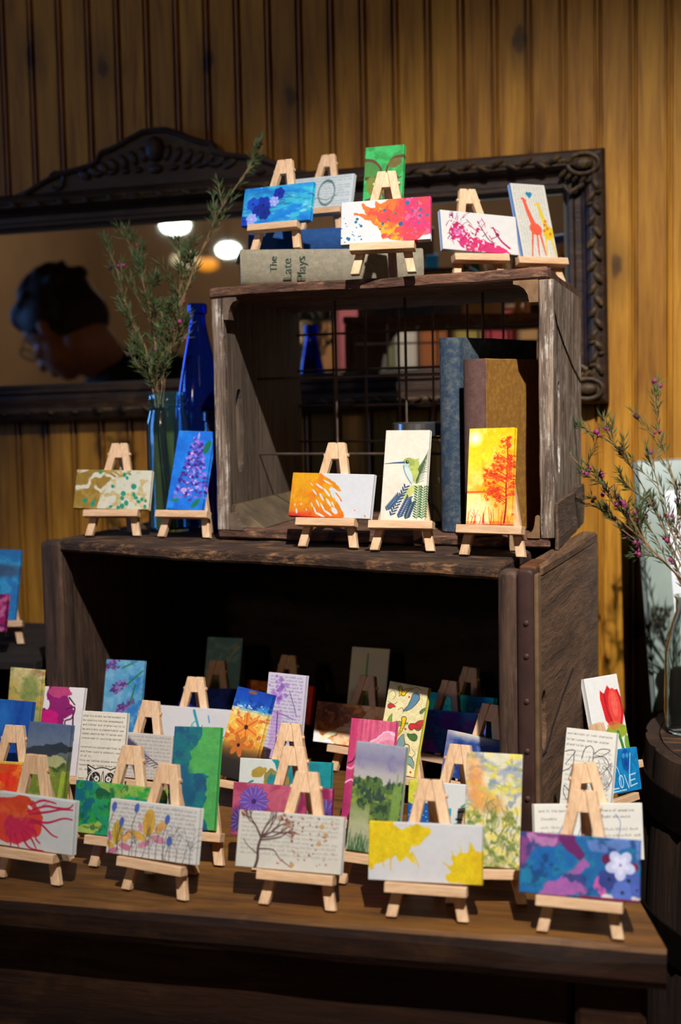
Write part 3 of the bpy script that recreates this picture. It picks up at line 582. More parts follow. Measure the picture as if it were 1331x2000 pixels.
@art('B6')
def _():
    A = Art('P', 1.7, (216, 212, 202)); A.type("and delight of rest charming", 3, 8, .56, (110, 104, 102)); A.type("to be Lucas, and her sister", 3, 19, .56, (110, 104, 102)); A.type("stand to be a", 3, 29, .56, (110, 104, 102)); A.marks(6, 94, 42, 9.5, 16, (130, 124, 120), 9, a=.6)
    k = (60, 58, 62)
    for P in ([(36, 56), (40, 38), (50, 30), (58, 38), (58, 60), (62, 80)], [(60, 44), (72, 34), (90, 34), (76, 46), (62, 46)], [(62, 50), (80, 48), (90, 62), (80, 78), (70, 84), (64, 96)], [(2, 46), (14, 42), (22, 44), (14, 56), (4, 70)], [(20, 46), (20, 70), (14, 96)], [(0, 84), (12, 78), (18, 70)], [(6, 110), (16, 120), (14, 136), (6, 124), (6, 110)], [(66, 96), (70, 120), (64, 150)], [(84, 66), (98, 84), (90, 104), (76, 112), (70, 120)], [(20, 130), (30, 150), (20, 170)]): A.curve(P, 1.7, k, 1.2)
    A.ell(78, 96, 12, 18, (170, 168, 166), 30, .6); R = random.Random(2)
    for q in range(46): x, y = R.uniform(50, 96), R.uniform(48, 108); A.curve([(x, y), (x + R.uniform(-4, 4), y + 4), (x + R.uniform(-5, 5), y + 7)], 1, k, a=.8)
    return A
@art('B7')
def _():
    A = Art('P', 1.2, (232, 230, 226)); r = (214, 34, 42); A.poly([(36, 50), (40, 30), (50, 40), (64, 22), (74, 36), (92, 34), (100, 56), (100, 90), (88, 120), (60, 124), (42, 100)], r); A.ell(76, 74, 18, 44, (232, 72, 62)); A.curve([(50, 40), (52, 80), (66, 118)], 2.5, (150, 20, 34)); A.curve([(92, 36), (96, 80), (84, 116)], 2.5, (170, 22, 34)); A.ell(76, 66, 9, 28, (240, 110, 90), a=.7)
    A.ell(70, 128, 34, 16, (150, 166, 50)); A.ell(64, 114, 20, 10, (206, 120, 60), a=.7); A.curve([(72, 130), (78, 160), (80, 200)], 8, (60, 130, 44)); A.ell(40, 150, 30, 8, (100, 160, 50), -40); A.ell(94, 160, 8, 20, (110, 160, 50)); A.side = (206, 204, 202); return A
@art('B8')
def _():
    A = Art('L', 1.3, (10, 122, 186)); A.wash((26, 144, 204), 12, 4, .5, .65, .7); A.ell(150, 26, 16, 26, (8, 78, 160), 0, .8); A.disc(143, 16, 6, (60, 150, 210)); A.disc(157, 16, 6, (60, 150, 210)); A.disc(150, 34, 8, (10, 70, 150)); w = (196, 226, 240)
    A.line([(84, 14), (84, 88), (112, 88)], 3, w); A.curve([(104, 30), (118, 50), (124, 88)], 2.2, w); A.curve([(124 + 8 * math.cos(t), 74 + 14 * math.sin(t)) for t in np.linspace(0, 6.3, 12)], 3, w); A.line([(138, 60), (150, 92), (170, 12)], 2.6, w); A.line([(158, 88), (160, 62), (182, 60)], 3, w); A.line([(160, 75), (178, 73)], 3, w); A.line([(158, 88), (184, 84)], 3, w); A.line([(80, 95), (140, 94)], 2.5, w); return A
@art('R1')
def _():
    A = Art('P', 1.0, (88, 166, 214)); A.wash((130, 190, 226), 24, 4, .4, .65, .8); A.wash((30, 120, 200), 20, 6, .5, .66, .8, (A.X > 60) * 1.); R = random.Random(4)
    for x0, y0, x1, y1, n in ((0, 26, 30, 8, 26), (22, 76, 56, 52, 34), (30, 140, 72, 104, 46)):
        for k in range(n): t = R.random(); A.ell(x0 + (x1 - x0) * t + R.uniform(-9, 9), y0 + (y1 - y0) * t + R.uniform(-11, 11), 5, 3, R.choice(((110, 68, 150), (84, 44, 126), (150, 112, 190))), R.uniform(0, 180))
    A.curve([(44, 20), (66, 8), (80, 2)], 5, (30, 130, 70), 2); A.curve([(60, 60), (80, 40), (98, 24)], 5, (24, 120, 66), 3); A.curve([(70, 110), (74, 90), (80, 60)], 4, (24, 116, 70)); return A
@art('R2')
def _():
    A = Art('P', 1.1, (214, 208, 206)); A.warp(7, 14, 4); A.poly([(8, -8), (64, -8), (62, 20), (78, 60), (56, 74), (60, 92), (30, 96), (-8, 100), (-8, 70), (10, 40)], (134, 18, 98)); A.ell(22, 78, 20, 22, (190, 10, 110)); A.ell(40, 10, 30, 12, (176, 60, 110)); A.ell(8, 44, 10, 12, (214, 208, 206)); A.flat()
    for P in ([(64, 24), (80, 40)], [(60, 50), (80, 46), (76, 70), (60, 78), (66, 96), (78, 110), (84, 122)], [(78, 60), (82, 100), (86, 120)], [(50, 90), (64, 108), (84, 122)]): A.curve(P, 4, (92, 14, 66), 2.5)
    A.mix(1. * (A.Y > 128), (210, 200, 202)); return A
@art('R3')
def _():
    A = Art('L', 1.0, (222, 218, 218)); A.curve([(96, 8), (104, 30), (116, 52), (140, 50), (160, 60), (186, 70)], 7, (30, 160, 180), 4); A.splat(116, 56, 7, (30, 156, 180), 12, 2.4, 3, 2, 8); A.curve([(134, 18), (138, 34)], 3, (30, 150, 190)); A.curve([(104, 30), (92, 44), (104, 60)], 3, (60, 170, 170)); A.poly([(180, 70), (204, 40), (204, 104), (160, 104)], (20, 120, 180)); return A
@art('R4')
def _():
    A = Art('P', 1.1); A.vgrad([(0, (16, 62, 160)), (26, (18, 74, 176)), (42, (60, 146, 200)), (52, (226, 196, 120)), (80, (232, 176, 60)), (120, (214, 150, 50)), (140, (110, 76, 40)), (160, (44, 38, 34)), (200, (30, 28, 28))]); A.wash((16, 60, 150), 12, 5, .5, .6, .9, (A.Y < 44) * 1.); A.wash((236, 210, 130), 9, 8, .5, .62, .8, (A.Y > 44) * (A.Y < 120) * 1.); A.wash((196, 80, 30), 12, 6, .6, .7, .8, (A.Y > 50) * (A.Y < 130) * 1.)
    A.flower(52, 84, 34, (226, 140, 50), 6, (60, 30, 20), .4, 20, (180, 60, 30)); A.flower(44, 126, 26, (190, 104, 40), 6, (40, 24, 20), .4, 5); A.ell(46, 6, 12, 4, (130, 80, 50)); A.wash((210, 226, 232), 5, 3, .62, .7, .9, (A.Y > 30) * (A.Y < 52) * 1.); return A
@art('R5')
def _():
    A = Art('P', 1.2, (198, 190, 206)); A.marks(8, 94, 8, 8, 23, (104, 84, 130), 4, a=.75); R = random.Random(9)
    for k in range(60): A.ell(R.gauss(30, 11), R.gauss(50, 18), R.uniform(3, 8), R.uniform(2, 5), R.choice(((150, 96, 186), (120, 70, 160), (190, 150, 214))), R.uniform(0, 180), .6)
    A.curve([(60, 40), (74, 70), (84, 96)], 2, (110, 80, 150)); A.poly([(20, 90), (46, 84), (46, 200), (16, 200)], (176, 120, 196), .45); A.curve([(34, 90), (38, 196)], 3, (100, 64, 140)); A.curve([(20, 90), (50, 96), (76, 104)], 2.5, (140, 100, 170)); return A
@art('R6')
def _():
    A = Art('L', 1.0, (158, 134, 108)); A.warp(7, 18, 3); A.poly([(0, -8), (120, -8), (150, 18), (120, 40), (90, 50), (66, 78), (40, 92), (10, 70), (0, 40)], (112, 72, 38)); A.ell(44, 26, 26, 20, (86, 52, 26)); A.wash((150, 104, 60), 12, 6, .5, .62, .8); A.poly([(-8, 76), (30, 84), (60, 96), (60, 110), (-8, 110)], (196, 190, 178)); A.curve([(30, 90), (80, 60), (140, 64), (200, 60)], 12, (176, 156, 130), 6); A.flat(); return A
@art('R7')
def _():
    A = Art('P', 1.4, (226, 212, 158)); A.warp(1.2, 12, 2)
    def pais(x, y, L, w, a, c, o=(70, 66, 60)):
        r = math.radians(a)
        for g, cc in ((2.6, o), (0, c)):
            for t in np.linspace(0, 1, 9): ww = (w + g) * (1 - t) ** .75 / 2 + g * .2; A.disc(x + L * t * math.cos(r + t * .5), y + L * t * math.sin(r + t * .5), max(ww, .6), cc)
    for q in ((22, 104, 34, 15, -120, (122, 160, 60)), (24, 104, 48, 17, -50, (122, 160, 60)), (72, 26, 46, 18, 100, (90, 128, 150)), (56, 136, 26, 20, -110, (120, 150, 150)), (90, 88, 22, 16, -70, (206, 50, 40)), (74, 92, 24, 13, -30, (200, 44, 44)), (12, 56, 14, 9, -30, (200, 50, 50)), (84, 114, 18, 15, 170, (70, 110, 50)), (82, 166, 20, 16, 20, (126, 160, 150)), (46, 152, 24, 12, -60, (222, 140, 90)), (40, 22, 24, 10, -60, (232, 192, 30)), (30, 12, 20, 8, 60, (232, 192, 30)), (52, 78, 50, 10, 80, (236, 190, 20)), (60, 200, 56, 20, -95, (232, 186, 24)), (70, 138, 16, 12, 40, (226, 206, 160)), (92, 56, 26, 5, -60, (90, 140, 60))): pais(*q)
    k = (110, 104, 90)
    for P in ([(2, 30), (12, 20), (22, 28), (16, 40)], [(4, 46), (20, 50), (28, 44)], [(60, 10), (70, 4), (84, 8)], [(50, 170), (58, 176), (52, 184), (46, 178)], [(84, 140), (94, 148), (88, 158)], [(10, 130), (18, 142), (12, 160), (24, 172)], [(34, 60), (44, 54), (48, 66)]): A.curve(P, 1.3, k)
    for p in ((56, 28), (60, 100), (20, 150), (90, 190), (34, 186)): A.disc(*p, 2.6, (206, 60, 60))
    A.flat(); A.side = (200, 190, 60); return A
@art('R8')
def _():
    A = Art('L', .9, (22, 36, 82)); A.warp(8, 20, 5); A.poly([(84, -8), (206, -8), (206, 40), (120, 50), (80, 40)], (58, 18, 84)); A.poly([(-8, 60), (60, 70), (100, 110), (-8, 110)], (74, 22, 100)); A.wash((20, 66, 104), 22, 6, .5, .64, .8); A.flat(); A.mix(1. * (A.Y < 3), (16, 80, 110)); return A
@art('R9')
def _():
    A = Art('L', 1.0, (30, 52, 108)); A.wash((70, 84, 120), 20, 4, .45, .62, .8); A.wash((14, 40, 104), 14, 6, .5, .62, .8); A.mix(np.clip((18 - A.Y) / 14, 0, 1) * np.clip((150 - A.X) / 60, 0, 1), (150, 146, 140)); A.mix(np.clip((26 - A.X) / 16, 0, 1) * .6, (104, 100, 130)); return A
@art('R10')
def _():
    A = Art('L', .9, (14, 104, 140)); A.wash((10, 130, 160), 24, 4, .45, .65, .8); A.warp(6, 12, 3); A.poly([(140, 40), (170, 24), (206, 20), (206, 50), (170, 52)], (190, 200, 190)); A.flat(); A.wash((60, 160, 176), 10, 8, .6, .7, .6); return A
@art('R11')
def _():
    A = Art('P', .9, (150, 142, 118)); A.wash((130, 124, 104), 30, 4, .4, .6, .8); g = (66, 108, 78)
    for k in range(9): w = 6 + k * 4.5; A.poly([(44, 20 + k * 17), (44 - w, 46 + k * 18), (44 + w * .7, 44 + k * 18)], g, .55)
    A.line([(44, 16), (44, 196)], 4, (58, 84, 60)); return A
@art('R12')
def _():
    A = Art('P', .9, (52, 76, 80)); A.wash((70, 92, 92), 18, 3, .5, .65, .8); A.curve([(90, 24), (70, 50), (50, 90), (30, 130)], 8, (96, 92, 60), 3, .7); A.mix(np.clip((A.Y - 110) / 60, 0, 1) * .6, (60, 70, 40)); return A
@art('R13')
def _():
    A = Art('L', .9, (12, 28, 92)); A.wash((16, 44, 120), 26, 3, .45, .62, .8); A.ell(70, 60, 9, 12, (110, 60, 110), a=.7); A.ell(150, 50, 14, 8, (60, 70, 140), a=.6); return A
@art('R14')
def _():
    A = Art('L', .9, (110, 62, 20)); A.wash((140, 84, 26), 26, 3, .45, .62, .8); A.mix(np.clip((A.X - 176) / 14, 0, 1), (120, 26, 20)); A.wash((70, 40, 20), 12, 6, .55, .65, .8); return A
@art('R15')
def _():
    A = Art('L', 1.3, (196, 188, 178)); A.marks(6, 196, 8, 8, 12, (122, 114, 112), 4, a=.65); A.warp(4, 10, 2); A.ell(88, 30, 36, 14, (64, 54, 78), 30, .9, 8); A.ell(112, 56, 26, 22, (88, 76, 120), 30, .7, 14); A.disc(104, 54, 13, (36, 46, 76)); A.disc(104, 54, 6, (20, 18, 26)); A.flat()
    for k in range(12): A.curve([(80 + k * 7, 30 + k * 4), (90 + k * 8, 26 + k * 4), (104 + k * 8, 30 + k * 5)], 1.6, (70, 60, 74), .8)
    return A
@art('L1')
def _():
    A = Art('P', .9); A.vgrad([(0, (176, 160, 112)), (60, (160, 140, 84)), (90, (158, 128, 60)), (120, (130, 128, 74)), (200, (96, 104, 50))]); A.warp(6, 16, 3); A.ell(66, 54, 26, 40, (104, 116, 60), a=.8, soft=12); A.ell(84, 8, 22, 8, (150, 104, 76), a=.7); A.ell(10, 70, 16, 40, (150, 130, 60), a=.6, soft=12); A.ell(56, 86, 10, 6, (150, 90, 40), a=.7); A.flat(); A.wash((90, 110, 60), 12, 6, .56, .68, .6); return A
@art('L2')
def _():
    A = Art('P', .9, (14, 74, 156)); A.wash((8, 56, 140), 8, 3, .45, .65, .8, sx=1, sy=8); A.ell(30, 40, 24, 40, (40, 120, 190), soft=30, a=.6); return A
@art('L3')
def _():
    A = Art('L', .9, (206, 76, 20)); A.wash((224, 40, 16), 24, 3, .45, .62, .8); A.wash((236, 120, 30), 20, 6, .5, .66, .8); A.mix(1. * (A.Y < 5), (206, 170, 60)); return A
@art('L4')
def _():
    A = Art('P', .9, (20, 110, 180)); A.wash((50, 160, 210), 26, 3, .45, .65, .8); A.ell(60, 60, 44, 18, (58, 66, 96), a=.7, soft=14); return A
@art('L5')
def _():
    A = Art('L', .9, (150, 20, 86)); A.wash((196, 110, 150), 22, 3, .5, .62, .8); A.wash((80, 16, 70), 16, 6, .5, .62, .8); return A
@art('L6')
def _():
    A = Art('P', .8, (150, 122, 16)); A.wash((120, 96, 12), 30, 3, .4, .6, .7); return A
@art('L7')
def _():
    A = Art('P', 1.0, (206, 202, 192)); A.marks(6, 94, 8, 8.5, 22, (120, 114, 112), 7); return A
# ------------------------------------------------------------------ painted canvases on easels
def canvas_mat():
    n = NT('painted_canvas'); a = n.n('ShaderNodeAttribute', attribute_name='paint'); n.l(a.outputs['Color'], n.b.inputs['Base Color'])
    n.b.inputs['Roughness'].default_value = .62; n.b.inputs['Specular IOR Level'].default_value = .3
    v = n.coord(); w1 = n.n('ShaderNodeTexWave', bands_direction='X'); w2 = n.n('ShaderNodeTexWave', bands_direction='Z')
    for w in (w1, w2): w.inputs['Scale'].default_value = 320; w.inputs['Distortion'].default_value = .6; n.l(v, w.inputs['Vector'])
    m = n.n('ShaderNodeMath', operation='ADD'); n.l(w1.outputs[1], m.inputs[0]); n.l(w2.outputs[1], m.inputs[1]); n.bump(m.outputs[0], .12, .0004)
    return n.m
M_canvas = canvas_mat()
def lin(c):
    c = np.clip(c, 0, 255) / 255.; return np.where(c <= .04045, c / 12.92, ((c + .055) / 1.055) ** 2.4)
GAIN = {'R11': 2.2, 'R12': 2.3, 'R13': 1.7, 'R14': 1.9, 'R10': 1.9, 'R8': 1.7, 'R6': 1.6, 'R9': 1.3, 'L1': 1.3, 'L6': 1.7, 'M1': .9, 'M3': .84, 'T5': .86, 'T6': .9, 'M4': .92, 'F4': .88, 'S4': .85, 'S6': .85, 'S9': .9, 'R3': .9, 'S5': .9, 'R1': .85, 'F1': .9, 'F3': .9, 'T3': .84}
def canvas_mesh(key):
    A = ART[key](); A.flat(); sd = len(key) * 7 + ord(key[-1]); tex = .86 + .16 * A.noise(9, sd) + .12 * A.noise(2.2, sd + 5, 2) ; sat = A.c.max(-1) - A.c.min(-1); amt = np.clip(sat / 60, .25, 1); A.c = A.c * (1 + (tex - 1) * amt)[..., None]
    W, H = (.1016, .0508) if A.W == 200 else (.0508, .1016); T = .0075
    nx, ny = A.nx, A.ny
    gx, gz = np.meshgrid(np.linspace(-W / 2, W / 2, nx), np.linspace(H, 0, ny)); gy = np.zeros_like(gx)
    r = .0006
    gy[0, :] += r; gy[-1, :] += r; gy[:, 0] += r; gy[:, -1] += r
    co = np.stack([gx, gy, gz], -1).reshape(-1, 3)
    idx = np.arange(nx * ny).reshape(ny, nx)
    F = np.stack([idx[:-1, :-1], idx[1:, :-1], idx[1:, 1:], idx[:-1, 1:]], -1).reshape(-1, 4)
    ring = np.concatenate([idx[0, :-1], idx[:-1, -1], idx[-1, :0:-1], idx[:0:-1, 0]])
    rc = co[ring].copy(); base = nx * ny; nr = len(ring)
    r1 = rc.copy(); r1[:, 1] = r * 2.2; r2 = rc.copy(); r2[:, 1] = T
    co = np.concatenate([co, r1, r2])
    ia = ring; ib = base + np.arange(nr); ic = ib + nr
    S1 = np.stack([ia, np.roll(ia, -1), np.roll(ib, -1), ib], -1); S2 = np.stack([ib, np.roll(ib, -1), np.roll(ic, -1), ic], -1)
    col = A.c.reshape(-1, 3); ec = A.c.reshape(-1, 3)[ring]
    sc = ec if A.side is None else np.tile(np.array(A.side, float), (nr, 1))
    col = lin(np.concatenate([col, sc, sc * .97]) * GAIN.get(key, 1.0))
    Q = np.concatenate([F, S1, S2])
    me = bpy.data.meshes.new('canvas'); nq = len(Q)
    me.vertices.add(len(co)); me.vertices.foreach_set('co', co.ravel())
    loops = np.concatenate([Q.ravel(), ic[::-1]]); me.loops.add(len(loops)); me.loops.foreach_set('vertex_index', loops.astype(np.int32))
    me.polygons.add(nq + 1); st = np.concatenate([np.arange(nq) * 4, [nq * 4]]); me.polygons.foreach_set('loop_start', st.astype(np.int32))
    me.update(calc_edges=True); me.validate()
    at = me.color_attributes.new('paint', 'FLOAT_COLOR', 'POINT'); at.data.foreach_set('color', np.concatenate([col, np.ones((len(col), 1))], 1).ravel().astype(np.float32))
    me.materials.append(M_canvas); return me
LED, TOPU = .0331, .1227
def easel(name_label, x, y, z, yaw, lean, s=1.0):
    r = empty('mini_easel', (x, y, z), yaw, name_label, 'easel', 'miniature wooden easels')
    up = Vector((0, math.sin(lean), math.cos(lean))); nn = Vector((0, math.cos(lean), -math.sin(lean))); X = Vector((1, 0, 0))
    P = lambda a, u, n: (X * a + up * u + nn * n) * s
    for q in (-1, 1):
        bm = bmesh.new(); w = .0049; a0, a1 = q * .0322, q * .0055
        hexa(bm, [P(a0 - w, .0014, -.003), P(a0 + w, .0014, -.003), P(a0 + w, .0014, .004), P(a0 - w, .0014, .004), P(a1 - w, TOPU, -.003), P(a1 + w, TOPU, -.003), P(a1 + w, TOPU, .004), P(a1 - w, TOPU, .004)], bev=.0006 * s)
        mk('leg', bm, M_pine, r)
    bm = bmesh.new(); hexa(bm, [P(-.0052, .1035, -.002), P(.0052, .1035, -.002), P(.0052, .1035, .0055), P(-.0052, .1035, .0055), P(-.0048, .1215, -.0018), P(.0048, .1215, -.0018), P(.0048, .1215, .0055), P(-.0048, .1215, .0055)], bev=.0005 * s); mk('spacer_block', bm, M_pine, r)
    bm = bmesh.new(); t = P(0, .112, .0055); zz = .0
    y1 = .066 * s; a = .0046 * s; d = .0035 * s
    hexa(bm, [(-a, y1 - d, zz), (a, y1 - d, zz), (a, y1 + d, zz), (-a, y1 + d, zz), (-a, t.y - d * .2, t.z), (a, t.y - d * .2, t.z), (a, t.y + d * 1.6, t.z - .001), (-a, t.y + d * 1.6, t.z - .001)], bev=.0005 * s); mk('prop_leg', bm, M_pine, r)
    bm = bmesh.new(); tube(bm, [P(-.0155, .1085, .001), P(.0155, .1085, .001)], .0019 * s, 10); mk('dowel_pin', bm, M_pinex, r, True)
    bm = bmesh.new(); hexa(bm, [P(-.0365, LED - .0092, -.0160), P(.0365, LED - .0092, -.0160), P(.0365, LED - .0092, -.0032), P(-.0365, LED - .0092, -.0032), P(-.0365, LED - .0003, -.0160), P(.0365, LED - .0003, -.0160), P(.0365, LED - .0003, -.0032), P(-.0365, LED - .0003, -.0032)], bev=.0005 * s); mk('ledge', bm, M_pinex, r)
    return r
def place(key, x, y, yaw, lean, roll, xo, z, label, elabel=None, s=1.0, group='miniature paintings on easels'):
    lean_e = min(max(lean, .16), .36)
    easel(elabel or label, x, y, z, yaw, lean_e, s)
    ex = Vector((math.cos(yaw), math.sin(yaw), 0)); ey = Vector((-math.sin(yaw), math.cos(yaw), 0)); Z = Vector((0, 0, 1))
    up = ey * math.sin(lean_e) + Z * math.cos(lean_e); nb = ey * math.cos(lean_e) - Z * math.sin(lean_e)
    a = ex * math.cos(roll) + up * math.sin(roll); b = -ex * math.sin(roll) + up * math.cos(roll)
    W = .1016 if key in LAND else .0508
    lift = abs(math.sin(roll)) * W / 2
    c0 = Vector((x, y, z)) + (up * (LED + lift) + ex * xo - nb * .0108) * s
    me = canvas_mesh(key); o = bpy.data.objects.new('canvas_painting', me); link(o)
    o.matrix_world = Matrix(((a.x, nb.x, b.x, c0.x), (a.y, nb.y, b.y, c0.y), (a.z, nb.z, b.z, c0.z), (0, 0, 0, 1))) @ Matrix.Diagonal((s, s, s, 1))
    return tag(o, label, 'painting', group)
LAND = {'T1', 'T2', 'T3', 'T5', 'M1', 'M3', 'F1', 'F2', 'F3', 'F4', 'F5', 'S3', 'S5', 'S6', 'S9', 'B5', 'B8', 'R3', 'R6', 'R8', 'R9', 'R10', 'R13', 'R14', 'R15', 'L3', 'L5'}
Z0, Z2, Z3 = ZT + .0002, ZL + .0002, ZU + .0002
E_ = 'small pale wooden easel '
